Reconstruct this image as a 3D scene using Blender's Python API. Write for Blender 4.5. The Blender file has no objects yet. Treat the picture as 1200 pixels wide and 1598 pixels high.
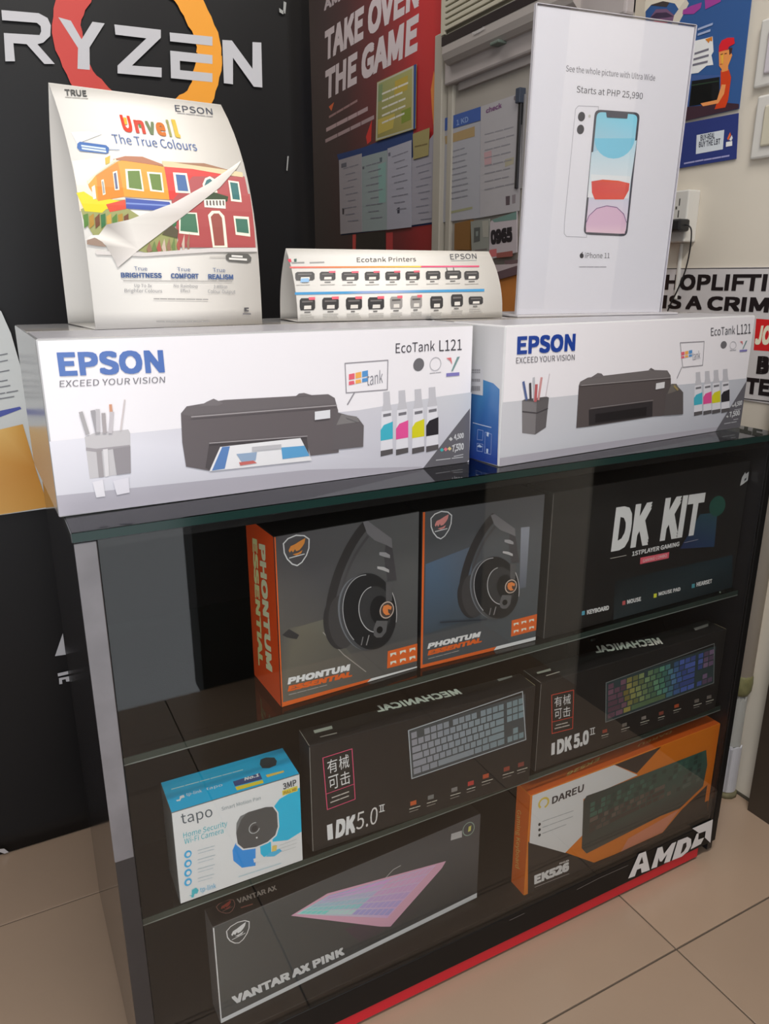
import bpy, bmesh, math, random
from mathutils import Vector, Matrix
from mathutils.geometry import tessellate_polygon
random.seed(4)
S = bpy.context.scene
COL = S.collection

# ------------------------------------------------------------------ camera
F_PX = 1176.534                      # focal length in pixels of the 1200x1598 frame
CAM = Vector((-0.0611, -0.7940, 1.1041))
PITCH, YAW = 0.2999, 0.4874
FW = Vector((math.sin(YAW)*math.cos(PITCH), math.cos(YAW)*math.cos(PITCH), -math.sin(PITCH)))
RT = Vector((math.cos(YAW), -math.sin(YAW), 0))
UP = RT.cross(FW)
cd = bpy.data.cameras.new('camera'); cam = bpy.data.objects.new('camera', cd); COL.objects.link(cam)
cd.sensor_fit = 'HORIZONTAL'; cd.sensor_width = 36; cd.lens = F_PX*36/1200; cd.clip_start = 0.02
cam.matrix_world = Matrix(((RT.x, UP.x, -FW.x, CAM.x), (RT.y, UP.y, -FW.y, CAM.y), (RT.z, UP.z, -FW.z, CAM.z), (0, 0, 0, 1)))
S.camera = cam

# ------------------------------------------------------------------ light and exposure
S.view_settings.view_transform = 'Standard'; S.view_settings.look = 'None'
S.view_settings.exposure = 0.0; S.view_settings.gamma = 1.0; S.view_settings.use_curve_mapping = False
W = bpy.data.worlds.new('daylight'); S.world = W; W.use_nodes = True
W.node_tree.nodes['Background'].inputs[0].default_value = (0.93, 0.96, 1.0, 1)
W.node_tree.nodes['Background'].inputs[1].default_value = 1.22

def area(name, loc, rot, sx, sy, power, col):
    l = bpy.data.lights.new(name, 'AREA'); l.shape = 'RECTANGLE'; l.size = sx; l.size_y = sy; l.energy = power; l.color = col
    o = bpy.data.objects.new(name, l); COL.objects.link(o); o.location = loc; o.rotation_euler = rot
    return o
# daylight through the open shop front, and the ceiling tubes
area('shopfront_daylight', (-1.0, -1.6, 1.6), (math.radians(90), 0, 0), 2.0, 1.5, 11, (0.96, 0.98, 1.0))
area('ceiling_tube_light', (0.3, -0.75, 2.64), (0, 0, 0), 1.2, 0.25, 34, (1.0, 0.97, 0.93))
area('back_room_tube_light', (0.75, 1.6, 2.64), (0, 0, 0), 0.25, 1.2, 7, (1.0, 0.96, 0.92))

# ------------------------------------------------------------------ helpers
def lin(c):
    return tuple((v/12.92 if v <= 0.04045 else ((v+0.055)/1.055)**2.4) for v in (x/255 for x in c))
def rgb(c, g=1.0):
    return tuple(min(0.9, v/g) for v in lin(c))

MATS = {}
def mat(name, col, rough=0.5, spec=0.5, metal=0, coat=0, noise=0, nscale=20, coat_rough=0.08, bump=0):
    if name in MATS: return MATS[name]
    m = bpy.data.materials.new(name); m.use_nodes = True
    nt = m.node_tree; b = nt.nodes['Principled BSDF']
    b.inputs['Base Color'].default_value = (*col, 1); b.inputs['Roughness'].default_value = rough
    b.inputs['Specular IOR Level'].default_value = spec; b.inputs['Metallic'].default_value = metal
    b.inputs['Coat Weight'].default_value = coat; b.inputs['Coat Roughness'].default_value = coat_rough
    if noise or bump:
        tc = nt.nodes.new('ShaderNodeTexCoord'); n = nt.nodes.new('ShaderNodeTexNoise'); n.inputs['Scale'].default_value = nscale
        n.inputs['Detail'].default_value = 5; nt.links.new(tc.outputs['Object'], n.inputs['Vector'])
        if noise:
            mx = nt.nodes.new('ShaderNodeMix'); mx.data_type = 'RGBA'
            mx.inputs[6].default_value = (*[v*(1-noise) for v in col], 1); mx.inputs[7].default_value = (*[min(1, v*(1+noise)) for v in col], 1)
            nt.links.new(n.outputs['Fac'], mx.inputs[0]); nt.links.new(mx.outputs[2], b.inputs['Base Color'])
        if bump:
            bp = nt.nodes.new('ShaderNodeBump'); bp.inputs['Strength'].default_value = bump; bp.inputs['Distance'].default_value = 0.004
            nt.links.new(n.outputs['Fac'], bp.inputs['Height']); nt.links.new(bp.outputs[0], b.inputs['Normal'])
    MATS[name] = m; return m
def print_mat(name, rough=0.4, coat=0.0, spec=0.4):
    if name in MATS: return MATS[name]
    m = bpy.data.materials.new(name); m.use_nodes = True; nt = m.node_tree; b = nt.nodes['Principled BSDF']
    a = nt.nodes.new('ShaderNodeAttribute'); a.attribute_name = 'print_colour'
    nt.links.new(a.outputs['Color'], b.inputs['Base Color'])
    b.inputs['Roughness'].default_value = rough; b.inputs['Specular IOR Level'].default_value = spec
    b.inputs['Coat Weight'].default_value = coat; b.inputs['Coat Roughness'].default_value = 0.12
    MATS[name] = m; return m
def glass_mat(name, tint, refl=1.0):
    if name in MATS: return MATS[name]
    m = bpy.data.materials.new(name); m.use_nodes = True; nt = m.node_tree
    for n in list(nt.nodes): nt.nodes.remove(n)
    out = nt.nodes.new('ShaderNodeOutputMaterial'); mx = nt.nodes.new('ShaderNodeMixShader')
    tr = nt.nodes.new('ShaderNodeBsdfTransparent'); tr.inputs[0].default_value = (*tint, 1)
    gl = nt.nodes.new('ShaderNodeBsdfGlossy'); gl.inputs['Roughness'].default_value = 0.0; gl.inputs[0].default_value = (refl, refl, refl, 1)
    fr = nt.nodes.new('ShaderNodeFresnel'); ge = nt.nodes.new('ShaderNodeNewGeometry'); mi = nt.nodes.new('ShaderNodeMath')
    mi.operation = 'MULTIPLY_ADD'; mi.inputs[1].default_value = 1/1.5 - 1.5; mi.inputs[2].default_value = 1.5   # both sides of the pane reflect alike
    nt.links.new(ge.outputs['Backfacing'], mi.inputs[0]); nt.links.new(mi.outputs[0], fr.inputs[0])
    nt.links.new(fr.outputs[0], mx.inputs[0]); nt.links.new(tr.outputs[0], mx.inputs[1]); nt.links.new(gl.outputs[0], mx.inputs[2])
    nt.links.new(mx.outputs[0], out.inputs[0]); MATS[name] = m; return m

def tag(o, label=None, cat=None, group=None, kind=None):
    if label: o['label'] = label
    if cat: o['category'] = cat
    if group: o['group'] = group
    if kind: o['kind'] = kind
    return o
def empty(name, loc=(0, 0, 0), rz=0):
    o = bpy.data.objects.new(name, None); o.empty_display_size = 0.05; COL.objects.link(o)
    o.location = loc; o.rotation_euler = (0, 0, rz); return o
def link(name, me, mats, parent=None):
    o = bpy.data.objects.new(name, me); COL.objects.link(o)
    for m in (mats if isinstance(mats, (list, tuple)) else [mats]): me.materials.append(m)
    if parent: o.parent = parent
    return o
def box_bm(bm, x0, y0, z0, x1, y1, z1, bev=0):
    r = bmesh.ops.create_cube(bm, size=1); vs = r['verts']
    for v in vs:
        v.co = Vector((x0 + (v.co.x+.5)*(x1-x0), y0 + (v.co.y+.5)*(y1-y0), z0 + (v.co.z+.5)*(z1-z0)))
    if bev:
        es = list({e for v in vs for e in v.link_edges})
        bmesh.ops.bevel(bm, geom=es, offset=bev, segments=2, affect='EDGES', profile=0.5)
def done(name, bm, m, parent=None, smooth=False):
    bmesh.ops.recalc_face_normals(bm, faces=bm.faces)
    me = bpy.data.meshes.new(name); bm.to_mesh(me); bm.free()
    if smooth:
        for p in me.polygons: p.use_smooth = True
    return link(name, me, m, parent)
def box(name, x0, y0, z0, x1, y1, z1, m, parent=None, bev=0):
    bm = bmesh.new(); box_bm(bm, x0, y0, z0, x1, y1, z1, bev); return done(name, bm, m, parent)
def tube(name, pts, r, m, parent=None, n=10):
    bm = bmesh.new(); rings = []
    P = [Vector(p) for p in pts]
    for i, p in enumerate(P):
        t = (P[min(i+1, len(P)-1)] - P[max(i-1, 0)]).normalized()
        a = t.orthogonal().normalized() if i == 0 else (a - t*a.dot(t)).normalized()
        b = t.cross(a); rr = r[i] if isinstance(r, (list, tuple)) else r
        rings.append([bm.verts.new(p + (a*math.cos(k*2*math.pi/n) + b*math.sin(k*2*math.pi/n))*rr) for k in range(n)])
    for i in range(len(rings)-1):
        for k in range(n): bm.faces.new((rings[i][k], rings[i][(k+1) % n], rings[i+1][(k+1) % n], rings[i+1][k]))
    bm.faces.new(rings[0][::-1]); bm.faces.new(rings[-1])
    return done(name, bm, m, parent, True)
def smooth_path(pts, n=6):
    P = [Vector(p) for p in pts]; out = []
    for i in range(len(P)-1):
        p0, p1, p2, p3 = P[max(i-1, 0)], P[i], P[i+1], P[min(i+2, len(P)-1)]
        for k in range(n):
            t = k/n; out.append(0.5*((2*p1) + (p2-p0)*t + (2*p0-5*p1+4*p2-p3)*t*t + (3*p1-p0-3*p2+p3)*t**3))
    return out + [P[-1]]

def ray(px, py):                      # direction of a photograph point from where the photographer stood
    return FW + RT*((px-600)/F_PX) - UP*((py-799)/F_PX)
def Z(ox, oy, k):                     # a reader of enlarged crops of the photograph
    return lambda *pts: [(ox + x/k, oy + y/k) for x, y in pts]

def sans():
    """Blender's own interface typeface, or the built-in one where it is missing"""
    import os
    try:
        q = os.path.join(bpy.utils.system_resource('DATAFILES'), 'fonts', 'Noto Sans CJK Regular.woff2')
        return bpy.data.fonts.load(q) if os.path.exists(q) else None
    except Exception: return None
SANS = sans()
_glyph = {}
def glyphs(s, bold=0):
    key = s
    if key not in _glyph:
        c = bpy.data.curves.new('t', 'FONT'); c.body = s; c.resolution_u = 3
        if SANS: c.font = SANS
        o = bpy.data.objects.new('t', c); COL.objects.link(o)
        me = o.evaluated_get(bpy.context.evaluated_depsgraph_get()).to_mesh()
        v = [(p.co.x, p.co.y) for p in me.vertices]; f = [tuple(p.vertices) for p in me.polygons]
        bpy.data.objects.remove(o); bpy.data.curves.remove(c)
        _glyph[key] = (v, f)
    return _glyph[key]

def span(word, i, j):
    """where letters i..j of a word begin and end, as shares of the word's width"""
    W_ = lambda t: (min(p[0] for p in glyphs(t)[0]), max(p[0] for p in glyphs(t)[0]))
    a, b = W_(word); e = W_(word[:j])[1]; l = W_(word[i:j]); return (e-(l[1]-l[0])-a)/(b-a), (e-a)/(b-a)
class Face:
    """A flat panel: origin, two in-plane unit axes, outward normal; in the local space of its root."""
    knots = None; size = None
    def __init__(s, root, o, u, v, n=None):
        s.root = root; s.o = Vector(o); s.u = Vector(u).normalized(); s.v = Vector(v).normalized()
        s.n = Vector(n).normalized() if n else s.u.cross(s.v)
        s.M = root.matrix_basis.copy() if root else Matrix()
        s.Mi = s.M.inverted()
    def px(s, p):
        C = s.Mi @ CAM; d = (s.Mi.to_3x3()) @ ray(*p)
        t = (s.o - C).dot(s.n) / d.dot(s.n); X = C + d*t - s.o
        return (X.dot(s.u), X.dot(s.v))
    def at(s, a, b, off): return s.o + s.u*a + s.v*b + s.n*off
class CurvedFace(Face):
    """A bent card: u runs straight along the card, the profile is a list of (depth, height)."""
    def __init__(s, root, prof):
        Face.__init__(s, root, (0, 0, 0), (1, 0, 0), (0, 0, 1), (0, -1, 0)); s.prof = prof; s.arc = [0]
        for i in range(1, len(prof)):
            s.arc.append(s.arc[-1] + math.dist(prof[i], prof[i-1]))
        s.knots = s.arc
    def px(s, p):
        C = s.Mi @ CAM; d = (s.Mi.to_3x3()) @ ray(*p); best = None
        for i in range(len(s.prof)-1):
            (d0, z0), (d1, z1) = s.prof[i], s.prof[i+1]
            nd, nz = -(z1-z0), (d1-d0)
            den = d.y*nd + d.z*nz
            if abs(den) < 1e-9: continue
            t = ((d0-C.y)*nd + (z0-C.z)*nz)/den; X = C + d*t
            L = math.dist(s.prof[i], s.prof[i+1]); k = ((X.y-d0)*(d1-d0) + (X.z-z0)*(z1-z0))/L
            ex = max(0, -k, k-L)
            if best is None or ex < best[0]: best = (ex, X.x, s.arc[i]+k)
        return (best[1], best[2])
    def at(s, a, b, off):
        i = 0
        while i < len(s.arc)-2 and s.arc[i+1] < b: i += 1
        k = (b - s.arc[i])/(s.arc[i+1]-s.arc[i]); (d0, z0), (d1, z1) = s.prof[i], s.prof[i+1]
        n = Vector((0, -(z1-z0), d1-d0)).normalized()
        return Vector((a, d0+(d1-d0)*k, z0+(z1-z0)*k)) + n*off

class Print:
    """Flat print on a face: coloured shapes gathered into one thin mesh."""
    def __init__(s, face, name, m=None, g=1.0, base=1, off=0.0):
        s.f = face; s.name = name; s.m = m or print_mat('print_on_card'); s.g = g; s.polys = []; s.layer = base; s.off = off; s.sort = 0; s.words = 0; s.each = name == 'printed_lines'
    def raw(s, pts, tris, cols, sort=0):
        s.polys.append((pts, tris, cols, s.layer, sort or s.sort))
    def uv(s, col, pts, col2=None):
        """polygon in metres on the face; col2 (optional) is one colour for each point"""
        if s.f.size: pts = [(min(max(a, .0006), s.f.size[0]-.0006), min(max(b, .0006), s.f.size[1]-.0006)) for a, b in pts]
        tris = tessellate_polygon([[Vector((a, b, 0)) for a, b in pts]])
        c = [rgb(k, s.g) for k in col2] if col2 else [rgb(col, s.g)]*len(pts)
        s.raw(pts, [tuple(t) for t in tris], c); return s
    def px(s, col, pts, cols=None): return s.uv(col, [s.f.px(p) for p in pts], cols)
    def up(s, n=1): s.layer += n; return s
    def line(s, col, pts, w, raw=False):
        P = [Vector(p) if raw else Vector(s.f.px(p)) for p in pts]; P = [Vector((p[0], p[1])) for p in P]
        for a, b in zip(P, P[1:]):
            t = (b-a)
            if t.length < 1e-7: continue
            t = t.normalized()*w/2; n = Vector((-t.y, t.x))
            s.uv(col, [tuple(a-t*.6-n), tuple(b+t*.6-n), tuple(b+t*.6+n), tuple(a-t*.6+n)])
        return s
    def loop(s, col, pts, w): return s.line(col, list(pts)+[pts[0]], w)
    def disc(s, col, c, ex, ey, n=20):
        """ellipse through photograph points: centre, end of one radius, end of the other"""
        c, a, b = [Vector(s.f.px(p)) for p in (c, ex, ey)]; a -= c; b -= c
        return s.uv(col, [tuple(c + a*math.cos(k*2*math.pi/n) + b*math.sin(k*2*math.pi/n)) for k in range(n)])
    def ring(s, col, c, ex, ey, w, n=24, t0=0, t1=1):
        c, a, b = [Vector(s.f.px(p)) for p in (c, ex, ey)]; a -= c; b -= c
        q = [c + a*math.cos((t0+(t1-t0)*k/n)*2*math.pi) + b*math.sin((t0+(t1-t0)*k/n)*2*math.pi) for k in range(n+1)]
        return s.line(col, [tuple(v) for v in q], w, True)
    def text(s, col, string, bl, br, tl, bold=0.0, slant=0.0, uv=False, cap=1.0):
        """lettering from baseline left to baseline right, capitals as tall as bl-tl"""
        if not uv: bl, br, tl = [s.f.px(p) for p in (bl, br, tl)]
        bl, br, tl = Vector(bl), Vector(br), Vector(tl)
        v, f = glyphs(string); bold = max(0, bold)*.5; x0 = min(p[0] for p in v) - bold; x1 = max(p[0] for p in v) + bold
        y0 = 0
        if ord(string[0]) > 255: y0 = min(p[1] for p in v); cap = max(p[1] for p in v) - y0
        else: cap *= max(p[1] for p in glyphs('H')[0])
        ux = (br-bl)/(x1-x0); uy = (tl-bl)/cap; s.words += 1; ly = s.layer
        tris = [t for q in f for t in ([q] if len(q) == 3 else [(q[0], q[i], q[i+1]) for i in range(1, len(q)-1)])]
        # heavy faces: the letters are laid down again, shifted by the weight in eight directions
        sh = [(0, 0)] + ([(bold*i, bold*j) for i in (-1, 0, 1) for j in (-1, 0, 1) if i or j] if bold > .006 else [])
        for i, (dx, dy) in enumerate(sh):
            s.layer = ly + i*.22
            s.raw([tuple(bl + ux*(p[0]+dx-x0) + (uy + ux*slant)*((p[1]-y0)*(1-2*bold/cap)+dy+bold)) for p in v], tris, [rgb(col, s.g)]*len(v), s.words)
        s.layer = ly
        return s
    def greek(s, col, a, b, w, breaks=3):
        """a line of print too small to read: a broken hairline"""
        a, b = Vector(s.f.px(a)), Vector(s.f.px(b)); t = 0; s.sort = -1
        for i in range(breaks):
            l = (0.6+0.5*random.random())/breaks; e = min(1, t+l)
            s.line(col, [tuple(a.lerp(b, t)), tuple(a.lerp(b, e))], w, True); t = e + 0.12/breaks
            if t >= 1: break
        s.sort = 0
        return s
    def build(s, parent='root'):
        """shapes become one part, each line of lettering a part of its own, unreadable small print one part of stuff"""
        if s.each:
            for q in s.polys:
                if q[4] == 0: s.mesh('printed_mark' if s.name == 'printed_lines' else s.name, [q], parent)
            s.polys = [q for q in s.polys if q[4]]
        for k in sorted({q[4] for q in s.polys}, key=abs):
            nm = s.name if k == 0 else ('small_print' if k < 0 else 'lettering')
            if k == 0 and nm == 'lettering': nm = 'printed_mark'
            o = s.mesh(nm, [q for q in s.polys if q[4] == k], parent)
            if k < 0: o['kind'] = 'stuff'
    def mesh(s, name, polys, parent):
        bm = bmesh.new(); lay = bm.loops.layers.float_color.new('print_colour'); L = bm.verts.layers.float.new('lv')
        step = min(.12, 3/len(polys)) if polys[0][4] <= 0 else 0      # later shapes lie a hair above earlier ones
        for i_, (pts, tris, cols, ly, _) in enumerate(polys):
            ly += i_*step
            vs = [bm.verts.new((a, b, 0)) for a, b in pts]
            for v in vs: v[L] = ly
            for t in tris:
                if len(set(t)) < 3: continue
                try: f = bm.faces.new([vs[i] for i in t])
                except ValueError: continue
                f.normal_update()
                if f.normal.z < 0: f.normal_flip()
                for lp in f.loops: lp[lay] = (*cols[vs.index(lp.vert) if len(vs) < 40 else 0], 1)
        if s.f.knots:
            for k in s.f.knots[1:-1]:
                bmesh.ops.bisect_plane(bm, geom=bm.verts[:]+bm.edges[:]+bm.faces[:], plane_co=(0, k, 0), plane_no=(0, 1, 0), dist=1e-7)
        for v in bm.verts:
            v.co = s.f.at(v.co.x, v.co.y, s.off + 0.00012 + 0.00013*v[L] + (0.00006 if polys[0][4] else 0))
        me = bpy.data.meshes.new(name); bm.to_mesh(me); bm.free()
        return link(name, me, s.m, s.f.root if parent == 'root' else parent)

GLOSS = print_mat('print_on_glossy_film', 0.32, 0.45)
SATIN = print_mat('print_on_card', 0.45, 0.0)
VINYL = print_mat('print_on_vinyl', 0.42, 0.0)
PAPER = print_mat('print_on_paper', 0.7, 0.0, 0.2)

def carton(name, label, x, y, z, yaw, w, h, d, m, group=None, bev=0.0012):
    r = empty(name, (x, y, z), yaw); tag(r, label, 'box', group)
    r.matrix_basis = Matrix.Translation((x, y, z)) @ Matrix.Rotation(yaw, 4, 'Z')
    box('carton', 0, 0, 0, w, d, h, m, r, bev)
    fs = [Face(r, (0, 0, 0), (1, 0, 0), (0, 0, 1), (0, -1, 0)), Face(r, (0, 0, h), (1, 0, 0), (0, 1, 0), (0, 0, 1)), Face(r, (0, 0, 0), (0, 1, 0), (0, 0, 1), (-1, 0, 0))]
    for q, z_ in zip(fs, ((w, h), (w, d), (d, h))): q.size = z_
    return [r] + fs

# ================================================================== THE ROOM
XR, YB, DEPTH = 1.311, 0.662, 0.459
grout = mat('dark_grout', (0.10, 0.075, 0.055), 0.9)
fl = box('floor', -2.4, -1.1, -0.03, XR, 2.7, -0.0022, grout); tag(fl, kind='structure')
tilem = [mat('beige_glazed_tile_%s' % 'abc'[i], c, 0.28, 0.5, noise=0.07, nscale=3.5, coat=0.25, coat_rough=0.12) for i, c in
         enumerate(((0.40, 0.285, 0.205), (0.42, 0.30, 0.215), (0.385, 0.277, 0.20)))]
tile_me = []
for m in tilem:
    bm = bmesh.new(); box_bm(bm, 0.0016, 0.0016, -0.006, 0.5984, 0.5984, 0, 0.0008)
    me = bpy.data.meshes.new('tile'); bm.to_mesh(me); bm.free(); me.materials.append(m); tile_me.append(me)
for i in range(-5, 2):
    for j in range(-2, 4):
        x, y = 0.861 - 0.6 + 0.6*i, -0.129 + 0.6*j
        o = bpy.data.objects.new('tile', random.choice(tile_me)); COL.objects.link(o); o.parent = fl
        o.location = (x, y, 0)
        if y < -1.1: o.location.y = -1.1; o.scale.y = (y+0.6+1.1)/0.6
        if x + 0.6 > XR: o.scale.x = (XR - x)/0.6
wallm = mat('beige_painted_plaster', (0.71, 0.65, 0.555), 0.75, 0.25, noise=0.06, nscale=4, bump=0.06)
ceilm = mat('white_ceiling_paint', (0.75, 0.74, 0.70), 0.85)
tag(box('wall_right', XR, -1.1, -0.03, XR+0.1, 2.75, 2.75, wallm), kind='structure')
tag(box('wall_left', -2.5, -1.1, -0.03, -2.4, 2.75, 2.75, mat('grey_painted_plaster', (0.42, 0.41, 0.40), 0.8)), kind='structure')
tag(box('wall_rear', -2.4, 2.7, -0.03, XR, 2.8, 2.75, wallm), kind='structure')
tag(box('ceiling', -2.5, -1.1, 2.75, XR+0.1, 2.8, 2.85, ceilm), kind='structure')
tag(box('wall_front_unseen', 0.37, -1.2, -0.03, XR+.1, -1.1, 2.75, mat('darkened_front_plaster', (0.09, 0.085, 0.085), 0.8)), kind='structure')  # unseen wall, placed and darkened to shape the reflections in the front glass
tag(box('trim_1', -2.5, -1.2, 2.3, 0.37, -1.1, 2.75, wallm), kind='structure')
# the partition that carries the black banner
tag(box('wall_back', -2.4, YB+0.004, 0, 0.552, YB+0.09, 2.75, mat('dark_partition_board', (0.03, 0.03, 0.032), 0.6)), kind='structure')

# ------------------------------------------------------------------ black banner with lettering on the partition
ban = empty('wall_banner'); tag(ban, 'large black vinyl banner with silver lettering over a red and orange ring', 'banner')
bm = bmesh.new(); nx, nz = 60, 50
grid = [[None]*(nz+1) for _ in range(nx+1)]
def ripple(x, z): return 0.0011*math.sin(x*19+z*4) * math.sin(z*13-x*6) + 0.0009*math.exp(-((x-0.42)**2+(z-1.33)**2)/0.002)
for i in range(nx+1):
    for j in range(nz+1):
        x, z = -2.2 + i/nx*(0.556+2.2), 0.003 + j/nz*2.3
        grid[i][j] = bm.verts.new((x, YB + 0.002 + ripple(x, z) - 0.0025, z))
for i in range(nx):
    for j in range(nz): bm.faces.new((grid[i][j], grid[i+1][j], grid[i+1][j+1], grid[i][j+1]))
bm.normal_update(); bmesh.ops.solidify(bm, geom=bm.faces[:], thickness=0.0008)
done('vinyl_sheet', bm, mat('black_vinyl', (0.006, 0.0056, 0.0064), 0.42, 0.32, bump=0.02, nscale=8), ban, True)
fb = Face(ban, (0, YB-0.0042, 0), (1, 0, 0), (0, 0, 1), (0, -1, 0))
p = Print(fb, 'ring_emblem', VINYL, 0.85)
cx, cz, ro, ri, n = 0.250, 1.476, 0.136, 0.092, 72
for k in range(n):
    a0, a1 = k*2*math.pi/n, (k+1)*2*math.pi/n
    t = 0.5 + 0.5*math.cos((a0+a1)/2)
    if 0.76 < (k/n) < 0.80: continue
    c = tuple(int(u+(v-u)*min(1, max(0, (t-0.12)*1.4))) for u, v in zip((186, 62, 56), (222, 148, 46)))
    r1 = [ro + 0.0014*math.sin(q*0.9) + .0008*math.sin(q*2.7) for q in (k, k+1)]; r0 = [ri + 0.002*math.sin(q*0.8) + .001*math.sin(q*2.1) for q in (k, k+1)]
    p.uv(c, [(cx+r0[0]*math.cos(a0), cz+r0[0]*math.sin(a0)), (cx+r1[0]*math.cos(a0), cz+r1[0]*math.sin(a0)), (cx+r1[1]*math.cos(a1), cz+r1[1]*math.sin(a1)), (cx+r0[1]*math.cos(a1), cz+r0[1]*math.sin(a1))])
p.build()
p = Print(fb, 'letter', VINYL, 0.85, base=5); p.each = True; z = Z(0, 0, 2.4); SIL = (180, 179, 183)
p.px(SIL, z((5, 38), (145, 50), (178, 68), (190, 95), (188, 135), (162, 160), (140, 166), (205, 240), (166, 240), (100, 166), (50, 162), (56, 230), (20, 230), (14, 124), (148, 132), (154, 118), (152, 98), (138, 86), (8, 76)))
p.px(SIL, z((218, 65), (265, 78), (305, 148), (346, 82), (392, 88), (335, 178), (336, 262), (290, 258), (292, 180)))
p.px(SIL, z((428, 92), (602, 112), (602, 142), (494, 246), (605, 254), (605, 290), (440, 275), (440, 246), (548, 144), (432, 130)))
p.px(SIL, z((635, 122), (795, 138), (795, 172), (637, 155)))
p.px(SIL, z((637, 190), (795, 207), (795, 240), (673, 228), (674, 263), (795, 275), (795, 308), (640, 293)))
p.px(SIL, z((832, 150), (868, 152), (945, 258), (945, 158), (978, 160), (982, 328), (950, 325), (872, 216), (872, 316), (838, 312)))
z = Z(0, 800, 2.96)
p.px(SIL, z((290, 556), (304, 655), (254, 662))); p.px(SIL, z((266, 742), (314, 731), (316, 745), (268, 756)))
p.px(SIL, z((272, 764), (318, 755), (321, 778), (306, 780), (303, 768), (286, 772), (288, 790), (274, 792)))
z = Z(0, 1180, 5.4545)
p.px((170, 165, 165), z((-10, 790), (35, 785), (75, 815), (40, 828), (-10, 812)))
p.build()
p = Print(fb, 'tape_patch', VINYL, 0.9, base=4); p.each = True
for a in (Z(0, 0, 2.4)((1062, 5), (1072, 10), (1068, 52), (1060, 48)), Z(0, 0, 2.4)((1045, 30), (1064, 44), (1060, 54), (1046, 46)), Z(0, 0, 2.4)((1076, 585), (1081, 585), (1076, 640), (1072, 638))):
    p.px((150, 150, 148), a)
p.build()

# orange and white leaflet on the banner, behind the left printer box
lf = empty('leaflet'); tag(lf, 'large leaflet with printed lines, blue stripe and orange base on black banner at far left', 'poster')
fl_ = Face(lf, (0, YB-0.012, 0), (1, 0, 0), (0, 0, 1), (0, -1, 0))
pts = [fl_.px(q) for q in ((-120, 455), (-20, 470), (2, 486), (17, 520), (40, 600), (66, 700), (79, 790), (78, 793), (-130, 822))]
bm = bmesh.new(); vs = [bm.verts.new(fl_.at(a, b, 0)) for a, b in pts]; bm.faces.new(vs); bm.normal_update()
bmesh.ops.solidify(bm, geom=bm.faces[:], thickness=-0.004); q_ = min(v.co.y for v in bm.verts)
for v in bm.verts: v.co.y += YB-.012-q_
done('sheet', bm, mat('leaflet_paper', (0.55, 0.57, 0.57), 0.5), lf)
p = Print(fl_, 'printed_stripes', SATIN, 0.9, base=4); z = Z(0, 480, 4.566)
p.px((70, 80, 150), z((-600, 850), (0, 735), (142, 705), (152, 722), (0, 780), (-600, 890)))
p.px((196, 148, 70), z((-600, 960), (0, 868), (162, 830), (255, 1150), (345, 1420), (0, 1475), (-600, 1530)), [(205, 165, 95), (205, 165, 95), (190, 140, 60), (190, 130, 50), (196, 140, 60), (205, 165, 100), (205, 165, 100)])
p.build()
p = Print(fl_, 'lettering', SATIN, 0.9, base=5)
for yy in (340, 385, 455, 520, 560, 605, 640):
    p.greek((110, 112, 118), z((-300, yy+60))[0], z((60+(yy-340)*.25, yy-14))[0], 0.0016, 4)
p.build()

# ================================================================== RIGHT WALL AND WHAT HANGS ON IT
def wall_face(root, off): return Face(root, (XR-off, 0, 0), (0, -1, 0), (0, 0, 1), (-1, 0, 0))
def sheet(name, label, cat, pts, off, colour, th=0.0012, group=None, g=1.0, rough=0.7, part='sheet'):
    """a flat sheet on the right wall; its outline is read off the photograph, its thickness is real"""
    r = empty(name); tag(r, label, cat, group); f = wall_face(r, off)
    bm = bmesh.new(); vs = [bm.verts.new(f.at(*f.px(q), 0)) for q in pts]; fc = bm.faces.new(vs); bm.normal_update()
    bmesh.ops.solidify(bm, geom=[fc], thickness=-th)
    bmesh.ops.recalc_face_normals(bm, faces=bm.faces)
    ma = min(v.co.x for v in bm.verts)
    for v in bm.verts: v.co.x += (XR-off) - ma
    c = rgb(colour, g)
    done(part, bm, mat('sheet_%d_%d_%d_%d' % (*colour, int(g*100)), c, rough, 0.3), r)
    return r, f

# red vinyl banner
GB = 0.60
red, fr = sheet('red_wall_banner', 'tall red and dark vinyl banner with TAKE OVER THE GAME lettering on right wall', 'banner',
                [(484, -160), (690, -160), (690, 720), (484, 620)], 0.003, (120, 38, 42), 0.001, None, GB, 0.45)
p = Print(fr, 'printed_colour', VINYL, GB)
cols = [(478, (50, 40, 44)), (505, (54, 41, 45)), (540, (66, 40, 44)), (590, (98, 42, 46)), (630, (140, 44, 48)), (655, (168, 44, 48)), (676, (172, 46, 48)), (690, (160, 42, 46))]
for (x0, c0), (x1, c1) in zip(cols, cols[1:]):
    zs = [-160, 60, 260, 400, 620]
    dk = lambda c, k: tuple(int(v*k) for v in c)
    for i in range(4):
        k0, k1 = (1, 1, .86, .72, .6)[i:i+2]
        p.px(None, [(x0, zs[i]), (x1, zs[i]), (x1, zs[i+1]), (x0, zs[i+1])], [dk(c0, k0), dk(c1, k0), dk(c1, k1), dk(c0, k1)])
p.up(); z = Z(430, 0, 3)
p.px((196, 120, 60), z((728, 420), (742, 330), (752, 400), (748, 500), (740, 590), (732, 500)))
p.px((186, 44, 40), z((424, 640), (452, 560), (448, 660), (430, 675)))
z = Z(490, 200, 5.714)
p.px((182, 62, 58), z((345, 950), (375, 945), (372, 1200), (345, 1200)))
p.px((30, 26, 24), z((380, 945), (640, 915), (640, 1200), (380, 1200)))
p.px((160, 50, 52), z((645, 935), (705, 925), (705, 1200), (645, 1200)))
p.build()
p = Print(fr, 'lettering', VINYL, GB, base=4); z = Z(430, 0, 3); LT = (186, 176, 180)
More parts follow.
